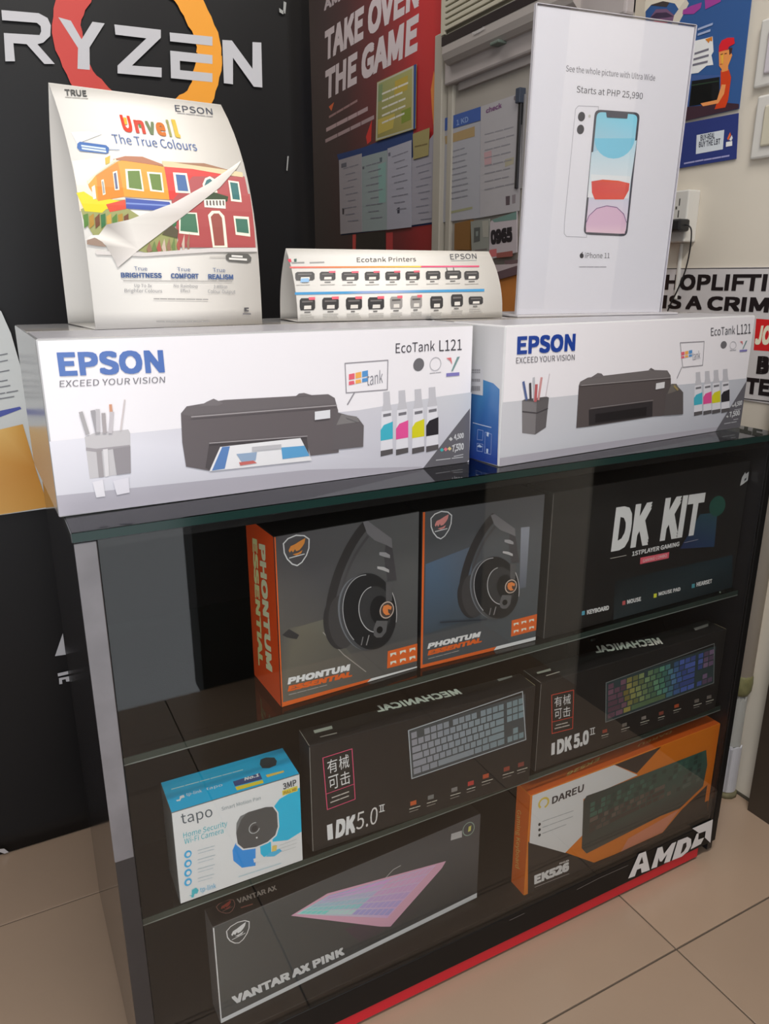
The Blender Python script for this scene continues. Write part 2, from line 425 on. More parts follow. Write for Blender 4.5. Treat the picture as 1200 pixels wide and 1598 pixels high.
p.text(LT, 'TAKE OVER', *z((230, 288), (672, 28), (229, 150)), bold=0.035, slant=0.06)
p.text(LT, 'THE GAME', *z((232, 470), (664, 238), (231, 335)), bold=0.035, slant=0.06)
p.text((170, 160, 165), 'AMD', *z((228, 52), (345, -22), (226, 5)), bold=0.03)
for (a, b, c, w) in (((252, 548), (398, 462), (140, 110, 112), .008), ((240, 608), (452, 498), (160, 138, 142), .014), ((236, 660), (462, 548), (150, 130, 134), .013)):
    p.greek(c, z(a)[0], z(b)[0], w, 4)
p.px((190, 88, 44), z((250, 500), (275, 478), (262, 520)))
p.build()

# notices pinned to the banner and the board
GP = 0.66
nt_, f = sheet('yellow_notice', 'yellow and green printed notice with blue edge pinned to red banner', 'notice', Z(430, 0, 3)((475, 385), (660, 300), (655, 602), (468, 662)), 0.008, (150, 142, 80), .0015, None, GP)
p = Print(f, 'printed_picture', PAPER, GP); z = Z(430, 0, 3)
p.px((168, 168, 152), z((476, 388), (646, 306), (644, 604), (470, 658))).up()
p.px((150, 148, 78), z((482, 392), (640, 320), (638, 598), (476, 648)), [(140, 146, 100), (156, 154, 100), (152, 142, 86), (138, 132, 80)])
p.up().px((120, 138, 100), z((482, 400), (502, 392), (500, 470), (480, 478))).px((170, 150, 70), z((560, 380), (620, 352), (618, 420), (556, 450))).px((120, 134, 60), z((590, 520), (634, 500), (634, 560), (590, 580)))
p.px((176, 160, 84), z((480, 560), (560, 530), (550, 600), (480, 630)))
p.px((52, 74, 130), z((648, 304), (660, 300), (655, 602), (646, 604)))
for k in range(5): p.greek((196, 194, 182), z((500, 440+k*34))[0], z((620, 388+k*34))[0], .006, 3)
p.build()
z = Z(490, 200, 5.714)
bb, f = sheet('blue_backing_board', 'dark blue backing board behind the row of pinned papers on red banner', 'board',
              z((205, 235), (420, 178), (880, 4), (890, 100), (1090, 180), (1090, 850), (875, 880), (240, 955), (222, 300)), 0.004, (44, 62, 108), .0015, None, GP)
papers = [
    ('pale paper with a small crest, leftmost of the row pinned to red banner', ((222, 285), (425, 225), (428, 925), (235, 945)), (150, 146, 152), .0075),
    ('pale green printed certificate in the middle of the row pinned to red banner', ((425, 258), (652, 195), (655, 905), (428, 925)), (138, 150, 152), .0065),
    ('white printed letter with dark seal right of the pale green certificate', ((655, 182), (868, 106), (868, 882), (650, 907)), (156, 156, 168), .0085),
    ('white paper partly under a yellow slip, rightmost on red banner', ((872, 270), (1030, 100), (1128, -30), (1122, 240), (1092, 832), (870, 866)), (148, 146, 156), .0075)]
for k, (lab, pts, c, off) in enumerate(papers):
    r, f = sheet('pinned_paper', lab, 'paper', z(*pts), off, c, .0008, 'papers pinned on the right wall', GP)
    p = Print(f, 'printed_lines', PAPER, GP)
    x0, y0 = pts[0]; x1, y1 = pts[1] if k < 3 else (1080, 180); h = 600
    sl = (y1-y0)/(x1-x0) if k < 3 else -.3
    if k == 1:
        p.px((128, 160, 156), z((572, 330), (640, 300), (640, 660), (580, 672)))
        p.up()
    for q in range(9):
        yy = y0 + 90 + q*58; a, b = x0 + 40 + 20*(q % 3), x1 - 30 - 25*(q % 2)
        p.greek((120, 120, 132), z((a, yy + sl*(a-x0)*(1-q*.08)))[0], z((b, yy + sl*(b-x0)*(1-q*.08)))[0], .003, 3)
    if k == 0: p.px((95, 96, 105), z((243, 318), (290, 305), (290, 345), (243, 355))).px((70, 66, 70), z((252, 715), (270, 712), (268, 768), (254, 770)))
    if k == 1: p.px((88, 100, 108), z((585, 265), (608, 258), (606, 300), (588, 305))).px((98, 100, 108), z((432, 345), (450, 340), (448, 365), (434, 368)))
    if k == 2: p.px((100, 102, 115), z((662, 222), (682, 215), (682, 248), (664, 252))).px((66, 66, 78), z((742, 712), (764, 705), (764, 758), (744, 762)))
    p.build()
ys, f = sheet('yellow_slip', 'small dull yellow slip over the rightmost paper on red banner', 'paper', z((880, 52), (1030, -5), (1018, 242), (885, 280)), .010, (146, 136, 92), .0008, 'papers pinned on the right wall', GP)
p = Print(f, 'printed_lines', PAPER, GP); p.greek((110, 98, 66), z((900, 165))[0], z((1010, 140))[0], .004, 2); p.build()

# pale door-like board with its wooden trims right of the banner
creamm = mat('cream_gloss_paint', (0.50, 0.465, 0.40), 0.45, noise=.05, nscale=6)
bd = empty('door_1'); tag(bd, kind='structure')
box('door_panel', XR-0.010, 0.62, 0.02, XR, 1.36, 1.73, mat('dull_beige_board', (0.42, 0.385, 0.345), 0.6, noise=.05, nscale=5), bd)
box('door_jamb', XR-0.030, 1.372, 0.0, XR, 1.416, 1.80, creamm, bd, .003)
box('door_stile', XR-0.020, 1.325, 0.02, XR, 1.352, 1.66, creamm, bd, .003)
box('head_rail', XR-0.034, 0.62, 1.652, XR, 1.352, 1.722, mat('pale_mauve_paint', (0.50, 0.45, 0.44), 0.5), bd, .006)
z = Z(690, 140, 5.707)
r, f = sheet('pinned_paper', 'white paper under a blue header slip, taped to the beige board', 'paper', z((-2, 372), (342, 272), (337, 1140), (0, 1182)), .0145, (150, 150, 156), .0008, 'papers pinned on the right wall', GP)
p = Print(f, 'printed_lines', PAPER, GP)
p.px((150, 128, 92), z((24, 415), (290, 325), (290, 415), (30, 487))).px((138, 138, 110), z((40, 1090), (270, 1040), (270, 1062), (40, 1112)))
for q in range(9): p.greek((122, 122, 130), z((60, 560+q*52))[0], z((230, 510+q*54))[0], .003, 3)
p.build()
r, f = sheet('header_slip', 'blue printed header slip above the white paper on beige board', 'paper', z((0, 262), (342, 150), (342, 272), (0, 372)), .0155, (58, 82, 142), .0008, None, GP)
p = Print(f, 'lettering', PAPER, GP); p.text((120, 140, 178), '1 KD', *z((130, 320), (235, 285), (128, 272)), bold=.02); p.build()
r, f = sheet('pinned_paper', 'large white paper with colour bars and small stamps beside the metal rail', 'paper', z((344, 150), (712, 24), (688, 1078), (336, 1140)), .0165, (154, 151, 154), .0008, 'papers pinned on the right wall', GP)
p = Print(f, 'printed_lines', PAPER, GP)
p.text((110, 76, 110), 'check', *z((390, 212), (530, 160), (388, 170)), bold=.03, slant=.1)
p.px((110, 102, 106), z((640, 60), (672, 45), (672, 80), (654, 102), (638, 88)))
p.px((166, 136, 140), z((372, 560), (440, 540), (440, 660), (378, 672))).px((152, 146, 128), z((560, 620), (640, 600), (636, 660), (560, 690)))
p.px((80, 70, 74), z((566, 950), (604, 945), (602, 1025), (568, 1030))).px((122, 114, 118), z((622, 940), (655, 930), (652, 1010), (624, 1015)))
for q in range(8): p.greek((128, 126, 132), z((380, 400+q*70))[0], z((640, 330+q*72))[0], .0026, 3)
p.build()
rl = empty('metal_rail'); tag(rl, 'thin dark metal rail standing beside the large white paper on board', 'rail')
f = wall_face(rl, .02); a = f.px((812, 148)); b = f.px((812, 262))
box('rail_bar', XR-.022, -a[0]-.006, b[1]-.05, XR-.008, -a[0]+.006, a[1]+.01, mat('dark_metal', (.11, .11, .12), .35, metal=.8), rl, .002)
box('rail_bracket', XR-.03, -a[0]-.009, a[1]-.02, XR-.006, -a[0]+.009, a[1]+.016, mat('blue_grey_metal', (.06, .075, .11), .4), rl, .002)
for q in (-.012, .0165): box('rail_lip', XR-.016, -a[0]+q-.002, b[1]-.05, XR-.008, -a[0]+q+.002, a[1], mat('grey_rail_metal', (.3, .29, .3), .4), rl)

# things under the papers: panel, picture, number sign, desk
z = Z(700, 320, 8)
r, f = sheet('wood_panel', 'narrow orange brown wooden panel beneath the papers on board', 'panel', z((75, 230), (275, 185), (255, 560), (70, 560)), .022, (112, 80, 44), .012, None, .6, .5)
r, f = sheet('picture_card', 'grey green picture card with dark portrait in clear sleeve below papers', 'picture', z((275, 205), (505, 170), (490, 660), (290, 660)), .026, (120, 122, 116), .004, None, .6)
p = Print(f, 'printed_picture', SATIN, .6)
p.px((74, 76, 74), z((318, 285), (395, 275), (392, 450), (315, 470))).up().px((108, 116, 112), z((340, 330), (372, 325), (368, 385), (342, 390))).px((140, 138, 130), z((420, 200), (500, 190), (500, 400), (430, 400)))
p.px((96, 90, 88), z((330, 560), (480, 540), (480, 560), (330, 580))); p.build()
r, f = sheet('number_sign', 'clear sleeve with paper reading 0965 in bold black digits beside acrylic stand', 'sign', z((520, 215), (545, 185), (850, 80), (850, 590), (500, 680)), .028, (160, 152, 156), .003, None, .6)
p = Print(f, 'lettering', SATIN, .6, base=3)
p.text((34, 30, 34), '0965', *z((530, 495), (800, 455), (525, 318)), bold=.05); p.build()
p = Print(f, 'printed_colour', SATIN, .6)
p.px((96, 122, 116), z((540, 185), (850, 80), (850, 180), (570, 215))).px((176, 96, 98), z((510, 560), (600, 545), (600, 640), (510, 650))).px((130, 76, 70), z((600, 600), (800, 570), (800, 640), (600, 660)))
p.build()
dk = empty('wooden_desk'); tag(dk, 'orange wooden desk with sloped pale lid and dark edge behind the stands', 'desk')
f = Face(dk, (1.12, 0, 0), (0, -1, 0), (0, 0, 1), (-1, 0, 0))
def prism(name, pts, x0, x1, m):
    bm = bmesh.new(); P = [f.px(q) for q in pts]
    A = [bm.verts.new((x0, -a, b)) for a, b in P]; B = [bm.verts.new((x1, -a, b)) for a, b in P]
    bm.faces.new(A); bm.faces.new(B[::-1])
    for i in range(len(P)): bm.faces.new((A[i], A[(i+1) % len(P)], B[(i+1) % len(P)], B[i]))
    return done(name, bm, m, dk)
z = Z(700, 320, 8)
prism('desk_front', z((440, 985), (780, 892), (1100, 800), (1100, 3600), (420, 3600)), 1.12, 1.29, mat('orange_wood_laminate', rgb((172, 108, 52), .62), .45, noise=.12, nscale=14))
prism('dark_edge', z((440, 895), (800, 780), (1100, 690), (1100, 800), (780, 892), (440, 985)), 1.115, 1.29, mat('dark_edge_band', rgb((86, 68, 72), .6), .5))
prism('pale_lid', z((400, 752), (800, 738), (1100, 690), (800, 780), (440, 895)), 1.118, 1.29, mat('pale_laminate', rgb((158, 146, 148), .6), .5))
prism('back_ledge', z((380, 690), (800, 655), (1100, 640), (1100, 690), (800, 738), (400, 752)), 1.2, 1.29, mat('dark_ledge', rgb((78, 62, 64), .6), .6))

# ------------------------------------------------------------------ window-type air conditioner
ac = empty('air_conditioner', (XR, 1.18, 1.75)); tag(ac, 'beige louvred air conditioner with dark strip mounted high on right wall', 'air conditioner')
acm = mat('aged_cream_plastic', (0.62, 0.58, 0.46), 0.45)
f = Face(ac, (-0.065, 0, 0), (0, -1, 0), (0, 0, 1), (-1, 0, 0))
def ap(x, y): a, b = f.px((x, y)); return (-a, b)
yl = ap(688, 40)[0]; yr = yl - 0.56; zb = ap(690, 72)[1]; zs = zb + .028   # left end, right end, bottom of face, top of strip
box('case_body', -0.06, yr, zb-.0, 0, yl, zb+.46, acm, ac, .006)
bm = bmesh.new(); prof = [(-.062, zb+.002), (-.062, zb-.02), (-.056, zb-.036), (-.044, zb-.046), (0, zb-.05), (0, zb+.002)]
A = [bm.verts.new((x, yl-.004, q)) for x, q in prof]; B = [bm.verts.new((x, yr, q)) for x, q in prof]
bm.faces.new(A); bm.faces.new(B[::-1])
for i in range(len(prof)): bm.faces.new((A[i], A[(i+1) % len(prof)], B[(i+1) % len(prof)], B[i]))
done('rounded_base', bm, mat('mauve_white_plastic', (0.50, 0.455, 0.43), .4), ac)
box('dark_strip', -.0635, yr+.03, zb, -.058, yl-.002, zs-.004, mat('dark_brown_plastic', (0.03, 0.022, 0.024), .35), ac, .001)
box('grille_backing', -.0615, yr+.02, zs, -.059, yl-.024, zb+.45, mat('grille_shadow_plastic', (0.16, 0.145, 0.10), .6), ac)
box('frame_left', -.066, yl-.024, zs-.002, -.058, yl, zb+.46, acm, ac, .002)
box('frame_right', -.066, yr, zs-.002, -.058, yr+.03, zb+.46, acm, ac, .002)
sl_me = None
for k in range(28):
    zz = zs + .006 + k*.0152
    if sl_me is None:
        bm = bmesh.new(); box_bm(bm, -.068, yr+.03, 0, -.0595, yl-.024, .0108, .0015); sl_me = bpy.data.meshes.new('slat'); bm.to_mesh(sl_me); bm.free(); sl_me.materials.append(acm)
    o = bpy.data.objects.new('slat', sl_me); COL.objects.link(o); o.parent = ac; o.location = (0, 0, zz)
f2 = Face(ac, (-0.0640, 0, 0), (0, -1, 0), (0, 0, 1), (-1, 0, 0)); p = Print(f2, 'badge', SATIN, .6); z = Z(660, 0, 6.655)
p.text((176, 172, 172), 'Panasonic', *z((518, 372), (645, 302), (514, 336)), bold=.03); p.build()
box('green_clip', -.06, ap(768, 80)[0]-.02, zb-.052, -.03, ap(768, 80)[0]+.02, zb-.044, mat('green_grey_plastic', (.16, .2, .17), .5), ac, .002)
box('drip_plate', -.02, yr, zb-.115, 0, yl-.03, zb-.05, mat('pale_mauve_paint2', (0.46, 0.42, 0.41), 0.5), ac, .002)

# ------------------------------------------------------------------ blue poster in two pieces, right of the acrylic stand
GW = 0.78
z = Z(980, 0, 5.4545)
bp, f = sheet('blue_poster', 'blue poster of a man in red cap holding a black monitor on right wall', 'poster',
              z((-500, -500), (1075, -340), (1050, 0), (945, 925), (490, 1028), (100, 1110)), .004, (46, 82, 136), .0012, None, GW)
p = Print(f, 'printed_picture', SATIN, GW)
p.px((196, 186, 170), z((-500, -480), (150, -480), (150, 330), (-500, 360))).up()
p.px((60, 52, 52), z((140, -100), (430, -100), (330, 60), (150, 40))).up()
p.px((214, 206, 190), z((140, 110), (200, 40), (300, 10), (400, 30), (440, 90), (500, -20), (470, -60), (250, -60), (150, 0)))
p.px((200, 192, 178), z((395, 130), (495, -10), (520, 30), (425, 215), (370, 215))).px((110, 80, 110), z((190, 150), (240, 80), (330, 75), (395, 130), (380, 190), (200, 190)))
p.px((60, 46, 70), z((190, 150), (240, 110), (330, 105), (390, 140), (330, 150), (240, 160))).px((200, 50, 90), z((200, 185), (290, 165), (340, 195), (200, 195)))
p.px((150, 60, 140), z((470, 85), (540, 50), (630, 20), (620, 70), (560, 120), (465, 122))).px((150, 60, 140), z((655, 0), (800, -30), (790, 15), (660, 80)))
p.px((225, 222, 224), z((560, 350), (650, 330), (722, 310), (730, 440), (712, 470), (728, 552), (670, 560), (600, 620), (530, 630)))
p.px((60, 86, 140), z((440, 1000), (500, 640), (790, 640), (790, 660), (560, 690), (500, 1010)))
p.px((20, 22, 24), z((545, 690), (780, 655), (780, 860), (690, 880), (520, 905))).px((60, 40, 50), z((480, 1026), (500, 910), (620, 900), (740, 865), (945, 885), (945, 922), (490, 1028)))
p.up().px((10, 12, 12), z((545, 740), (715, 712), (712, 850), (700, 880), (535, 890))).px((40, 60, 44), z((540, 722), (775, 686), (775, 694), (540, 732)))
p.px((196, 62, 26), z((792, 600), (860, 590), (880, 660), (855, 850), (830, 915), (740, 930), (760, 870), (790, 790)))
p.px((224, 142, 84), z((620, 880), (760, 850), (800, 720), (835, 720), (820, 800), (770, 880), (640, 905)))
p.px((226, 140, 76), z((776, 440), (870, 420), (890, 470), (875, 510), (855, 560), (855, 600), (800, 615), (800, 590), (778, 560)))
p.up().px((204, 32, 44), z((776, 440), (778, 390), (800, 345), (850, 322), (905, 320), (912, 370), (860, 400), (855, 420), (770, 445)))
p.px((66, 40, 36), z((862, 408), (892, 405), (885, 450), (866, 470))).px((220, 168, 60), z((795, 470), (815, 460), (812, 545), (800, 555)))
p.px((90, 40, 30), z((790, 462), (812, 455), (812, 462), (790, 470))).px((90, 40, 30), z((825, 455), (845, 450), (845, 457), (825, 463))).px((170, 70, 40), z((785, 545), (808, 542), (808, 549), (785, 552)))
for k in range(3): p.greek((110, 108, 120), z((572-k*8, 458+k*48))[0], z((700, 416+k*52))[0], .004, 3)
for k in range(2): p.greek((150, 164, 196), z((600, 250+k*45))[0], z((720-k*20, 205+k*55))[0], .004, 2)
p.px((200, 120, 40), z((660, 335), (720, 312), (720, 352), (700, 345), (690, 368), (675, 350))); p.build()
bp2, f = sheet('blue_poster_strip', 'navy lower strip with white label and flame emblem hung under blue poster', 'poster',
               z((940, 962), (920, 1352), (440, 1432), (200, 1470), (240, 1090), (480, 1050)), .004, (40, 52, 112), .0012, None, GW)
p = Print(f, 'lettering', SATIN, GW)
p.px((200, 206, 212), z((585, 1150), (820, 1105), (808, 1270), (578, 1312))).up()
p.text((70, 72, 84), 'BUY-REAL', *z((618, 1200), (740, 1178), (620, 1150)), bold=.02).text((70, 72, 84), 'BUY THE LBT', *z((604, 1255), (786, 1225), (606, 1208)), bold=.02)
p.px((214, 100, 52), z((845, 1180), (870, 1125), (878, 1150), (855, 1195))).px((225, 224, 228), z((862, 1190), (885, 1150), (892, 1175), (880, 1200))).px((220, 218, 226), z((836, 1210), (888, 1200), (888, 1240), (834, 1250)))
p.greek((150, 150, 190), z((480, 1392))[0], z((640, 1362))[0], .003, 2).greek((150, 150, 190), z((650, 1362))[0], z((880, 1322))[0], .003, 3); p.build()

# ------------------------------------------------------------------ shoplifting sign sheet
z = Z(1000, 380, 5.325)
sg = empty('warning_sign'); tag(sg, 'white warning sign sheet reading SHOPLIFTING IS A CRIME on right wall', 'sign')
box('sheet', XR-.003, .075, .868, XR, .52, 1.126, mat('white_sign_vinyl', (.66, .63, .63), .4), sg)
f = Face(sg, (XR-.003, 0, 0), (0, -1, 0), (0, 0, 1), (-1, 0, 0)); BK = (30, 24, 26)
p = Print(f, 'lettering', SATIN, GW, base=3)
def measured(word, i, j, a, b, top):
    """the whole word, set so that its letters i..j fall where the photograph shows them"""
    h0, h1, ht = [f.px(z(q)[0]) for q in (a, b, top)]; t0, t1 = span(word, i, j)
    L_ = (h1[0]-h0[0])/(t1-t0); x0 = h0[0]-t0*L_; zl = .5*(h0[1]+h1[1])
    p.text(BK, word, (x0, zl), (x0+L_, zl), (x0, zl+ht[1]-h0[1]), bold=.03, uv=True)
measured('SHOPLIFTING', 1, 9, (200, 383), (1035, 398), (213, 258))
measured('IS A CRIME', 0, 9, (180, 528), (1056, 585), (192, 420))
p.text((226, 214, 190), 'JO', *z((945, 838), (1072, 842), (972, 682)), bold=.04)
p.text(BK, 'B', *z((958, 1083), (1060, 1088), (975, 935)), bold=.05).text(BK, 'TE', *z((866, 1246), (1068, 1270), (882, 1112)), bold=.04)
p.build()
p = Print(f, 'printed_red_band', SATIN, GW); p.px((196, 34, 36), z((960, 625), (1500, 660), (1500, 925), (938, 886)))
p.line((40, 36, 36), [z((160, 210))[0], z((1500, 200))[0]], .0016).line((40, 36, 36), [z((860, 1290))[0], z((1300, 1340))[0]], .002); p.build()

# ------------------------------------------------------------------ outlet, charger and cable
OY = .414
ou = empty('wall_outlet', (XR, OY, 1.23)); tag(ou, 'white surface mounted double socket on right wall beside acrylic stand', 'outlet')
ou.matrix_basis = Matrix.Translation((XR, OY, 1.23))
whp = mat('white_plastic', (.68, .66, .62), .4)
box('back_box', -.035, -.022, -.052, 0, .05, .05, whp, ou, .003)
fo = Face(ou, (-.035, 0, 0), (0, -1, 0), (0, 0, 1), (-1, 0, 0))
p = Print(fo, 'socket_slots', SATIN, GW)
for cz_ in (.027, .004):
    for dy in (-.008, .006): p.uv((70, 66, 64), [(-.006+dy-.0015, cz_-.007), (-.006+dy+.0015, cz_-.007), (-.006+dy+.0015, cz_+.007), (-.006+dy-.0015, cz_+.007)])
p.uv((60, 56, 54), [(-.009, .0135), (-.005, .0135), (-.005, .019), (-.009, .019)]); p.build()
box('conduit', -.008, .006, -.17, 0, .014, -.052, whp, ou, .003)
ch = empty('phone_charger', (XR, OY, 1.23)); tag(ch, 'black phone charger plugged into the white socket with thin black cable', 'charger')
ch.matrix_basis = Matrix.Translation((XR, OY, 1.23))
blk = mat('black_plastic', (.02, .02, .022), .4)
box('charger_body', -.066, -.034, -.032, -.0352, .02, -.008, blk, ch, .004)
cab = [(-.05, -.033, -.02), (-.05, -.044, -.022), (-.045, -.048, -.034), (-.03, -.036, -.07), (-.012, -.014, -.11), (-.009, .004, -.15), (-.008, .024, -.19), (-.008, .036, -.24)]
tube('cable', smooth_path(cab), .0016, blk, ch, 6)

# ------------------------------------------------------------------ switch plates at the right edge
for k, (z0, z1, y1, lab) in enumerate(((1.446, 1.56, .29, 'upper white switch plate on right wall beside blue poster'), (1.322, 1.432, .277, 'lower white switch plate on right wall below another plate'))):
    s = empty('switch_plate', (XR, y1-.04, z0)); tag(s, lab, 'switch', 'switch plates on the right wall')
    box('plate', -.012, -.04, 0, 0, .04, z1-z0, whp, s, .004); box('rocker', -.017, -.03, .02, -.01, .018, z1-z0-.02, mat('pale_lilac_plastic' if k == 0 else 'cream_plastic', (.62, .58, .62) if k == 0 else (.62, .58, .46), .4), s, .003)

# ------------------------------------------------------------------ pipe in the corner and the door jamb
pp = empty('drain_pipe', (1.288, .118, 0)); tag(pp, 'beige painted pipe on right wall with green tape and broken white sleeve', 'pipe')
tube('pipe_run', [(0, 0, .285), (0, 0, 2.74)], .021, wallm, pp, 20)
tube('taped_joint', [(0, 0, .252), (0, 0, .262), (0, 0, .28), (0, 0, .295), (0, 0, .302)], [.018, .0225, .0235, .0225, .0205], mat('olive_green_tape', (.22, .21, .09), .6, noise=.4, nscale=60, bump=.5), pp, 14)
def shell(name, z0, z1, r, a0, a1, m, jag):
    bm = bmesh.new(); n = 12; I = []; O = []
    for k in range(n+1):
        a = a0 + (a1-a0)*k/n; c, s_ = math.cos(a), math.sin(a); t = z1 + jag*math.sin(k*2.4)
        O.append([bm.verts.new((c*r, s_*r, q)) for q in (z0, t)]); I.append([bm.verts.new((c*(r-.003), s_*(r-.003), q)) for q in (z0, t)])
    for k in range(n):
        bm.faces.new((O[k][0], O[k+1][0], O[k+1][1], O[k][1])); bm.faces.new((I[k][0], I[k][1], I[k+1][1], I[k+1][0]))
        bm.faces.new((O[k][1], O[k+1][1], I[k+1][1], I[k][1])); bm.faces.new((O[k][0], I[k][0], I[k+1][0], O[k+1][0]))
    for k in (0, n): bm.faces.new((O[k][0], O[k][1], I[k][1], I[k][0]))
    return done(name, bm, m, pp)
tube('pipe_core', [(0, 0, .0), (0, 0, .255)], .015, mat('grey_pipe', (.28, .27, .25), .6), pp, 14)
wsl = mat('white_pvc', (.62, .62, .66), .4, noise=.08, nscale=30)
shell('upper_sleeve', .128, .245, .0185, 2.6, 5.0, mat('dull_white_pvc', (.46, .46, .43), .5), .006)
shell('lower_sleeve', .014, .128, .0225, 2.2, 5.4, wsl, .002)
box('sleeve_rib', -.019, -.017, .016, -.015, -.013, .124, wsl, pp)
tube('foot_ring', [(0, 0, 0), (0, 0, .008), (0, 0, .016)], [.027, .026, .02], mat('dirty_mortar', (.2, .18, .1), .9, noise=.5, nscale=80), pp, 12)
tag(box('door_2', XR-.03, -.6, 0, XR+.0, .052, 2.1, mat('dark_brown_wood', (.05, .036, .025), .5, noise=.4, nscale=9)), kind='structure')
tag(box('baseboard_right', XR-.004, .052, 0, XR, .62, .006, mat('dark_joint', (.08, .07, .05), .9)), kind='structure')

# ================================================================== DISPLAY CABINET
CW, CH = 1.1085, 0.857
cb = empty('display_cabinet', (0, 0, 0)); tag(cb, 'black glass fronted display cabinet with two glass shelves and red base strip', 'cabinet')
lam = mat('glossy_black_laminate', (.018, .017, .019), .12, .5)
lam2 = mat('black_board', (.008, .0078, .0078), .42, .22)
G_PANE = glass_mat('clear_glass_pane', (.95, .955, .95), .80); G_EDGE = mat('green_glass_edge', (.010, .030, .026), .14, .5)
box('side_panel', 0, .004, .008, .014, DEPTH, .845, lam, cb, .0008)
box('side_panel', CW-.014, .004, .008, CW, DEPTH, .845, lam, cb, .0008)
box('back_panel', .014, DEPTH-.012, .03, CW-.014, DEPTH, .845, lam2, cb)
box('floor_board', .014, .008, .072, CW-.014, DEPTH-.012, .09, lam2, cb, .001)
box('base_panel', .0, -.001, .031, CW, .006, .082, lam2, cb, .0008)
box('red_base_strip', .004, .0015, .007, 1.064, .02, .031, mat('red_vinyl', rgb((176, 20, 36), .66), .35), cb, .0006)
for x in (.03, 1.045):
    for y in (.012, DEPTH-.03): box('foot', x-.018, y-.006, 0, x+.018, y+.02, .0072, blk, cb, .001)
# glass front in its stiles
box('front_glass', .022, .0, .082, CW-.014, .004, .8445, G_PANE, cb)
tapem = mat('scuffed_clear_tape_on_black', (.185, .175, .185), .30, .5, noise=.38, nscale=16, bump=.25)
box('front_stile', -.0008, -.0012, .082, .0215, .005, .8445, mat('worn_black_board', (.030, .027, .028), .35, .5, noise=.3, nscale=12), cb, .0012)
box('scuffed_tape', -.0014, -.0017, .445, .0205, .001, .844, tapem, cb, .0006)
box('front_stile', CW-.014, -.0012, .082, CW+.0005, .004, .8445, lam2, cb, .0012)
# glass top: a slab with green edges
box('glass_top', -.002, -.002, .8455, CW+.002, DEPTH+.002, CH, glass_mat('grey_glass_top', (.42, .45, .45), 1.0), cb)
box('glass_top_edge', -.0024, -.0030, .8462, CW+.0022, -.0021, CH-.0012, G_EDGE, cb)
box('glass_top_edge', -.0032, -.0022, .8462, -.0021, DEPTH+.002, CH-.0012, mat('dark_glass_edge', (.05, .055, .055), .2), cb)
box('lid_rail', .014, .012, .832, CW-.014, DEPTH-.012, .8445, lam2, cb)
for zt, nm in ((.568, 'upper'), (.331, 'lower')):
    sh = box('glass_shelf', .016, .020, zt-.010, CW-.016, .40, zt, glass_mat('green_glass_shelf', (.78, .88, .84)), cb)
    box('glass_edge', .016, .0190, zt-.0092, CW-.016, .0199, zt-.0008, mat('green_shelf_edge', (.03, .05, .042), .15, .5), sh)
    box('glass_edge_highlight', .016, .0188, zt-.0108, CW-.016, .0199, zt-.0095, mat('painted_edge_highlight', (.24, .27, .25), .2), sh)  # paler strip: a glint painted along the lower edge of the shelf
    for x in (.014, CW-.026):
        for y in (.05, .36): tube('shelf_pin', [(x, y, zt-.014), (x+.012, y, zt-.014)], .0032, mat('bright_pin_metal', (.6, .6, .58), .3, metal=.9), cb, 8)
f = Face(cb, (0, -.0016, 0), (1, 0, 0), (0, 0, 1), (0, -1, 0))
p = Print(f, 'lettering', VINYL, .75, base=2); WH = (206, 204, 204); z = Z(700, 1240, 2.4)
p.px(WH, z((672, 314), (712, 222), (738, 212), (753, 282), (722, 293), (720, 275), (705, 281), (697, 305)))
p.px((14, 14, 16), z((712, 262), (724, 232), (729, 256)))
p.px(WH, z((758, 278), (782, 200), (800, 194), (806, 222), (836, 182), (852, 176), (828, 250), (806, 257), (818, 222), (798, 250), (790, 250), (786, 236), (780, 270)))
p.px(WH, z((836, 246), (858, 172), (894, 158), (908, 166), (908, 190), (896, 212), (872, 232)))
p.up().px((14, 14, 16), z((868, 222), (878, 184), (890, 178), (890, 194), (880, 212)))
z = Z(1000, 1200, 6); p.up()
p.px(WH, z((480, 555), (672, 470), (648, 690), (596, 640), (606, 578), (545, 600)))
p.px(WH, z((520, 605), (540, 596), (534, 660), (590, 640), (560, 700), (462, 752)))
p.build()
p = Print(f, 'scratch', VINYL, .7, base=2)
p.line((120, 116, 114), [(900, 1388), (935, 1370), (980, 1350)], .0008).line((90, 86, 86), [(795, 1436), (818, 1425)], .0012); p.build()
fs = Face(cb, (0, -.0012, 0), (1, 0, 0), (0, 0, 1), (0, -1, 0)); a, b = fs.px((183, 1158))
box('white_scuff', a-.0006, -.0016, b-.003, a+.0006, -.001, b+.004, whp, cb)

# ================================================================== THINGS IN THE CABINET
GI = 0.46
BKB = mat('black_printed_card', (.020, .019, .019), .38, .45)
def shield(p, c, w, h, lw, col, fill):
    """badge with a leaping cat; c = centre on the face in metres"""
    X = lambda a, b: (c[0]+a*w, c[1]+b*h)
    o = [(-.48, .30), (-.30, .44), (0, .5), (.30, .44), (.48, .30), (.46, 0), (.36, -.22), (.18, -.42), (0, -.5), (-.18, -.42), (-.36, -.22), (-.46, 0)]
    p.line(col, [X(*q) for q in o+o[:1]], lw, True)
    p.uv(fill, [X(*q) for q in ((-.30, .05), (-.22, .18), (-.05, .22), (.10, .28), (.34, .36), (.30, .20), (.22, .10), (.10, .0), (-.02, -.02), (-.06, .06), (-.14, -.04), (-.20, .04), (-.26, -.03))])
    p.uv(fill, [X(*q) for q in ((-.16, -.10), (.05, -.08), (.22, -.02), (.16, -.12), (-.02, -.16))])
    p.line(col, [X(-.28, -.2), X(.28, -.16)], lw*.8, True)
ORANGE = (206, 76, 26)
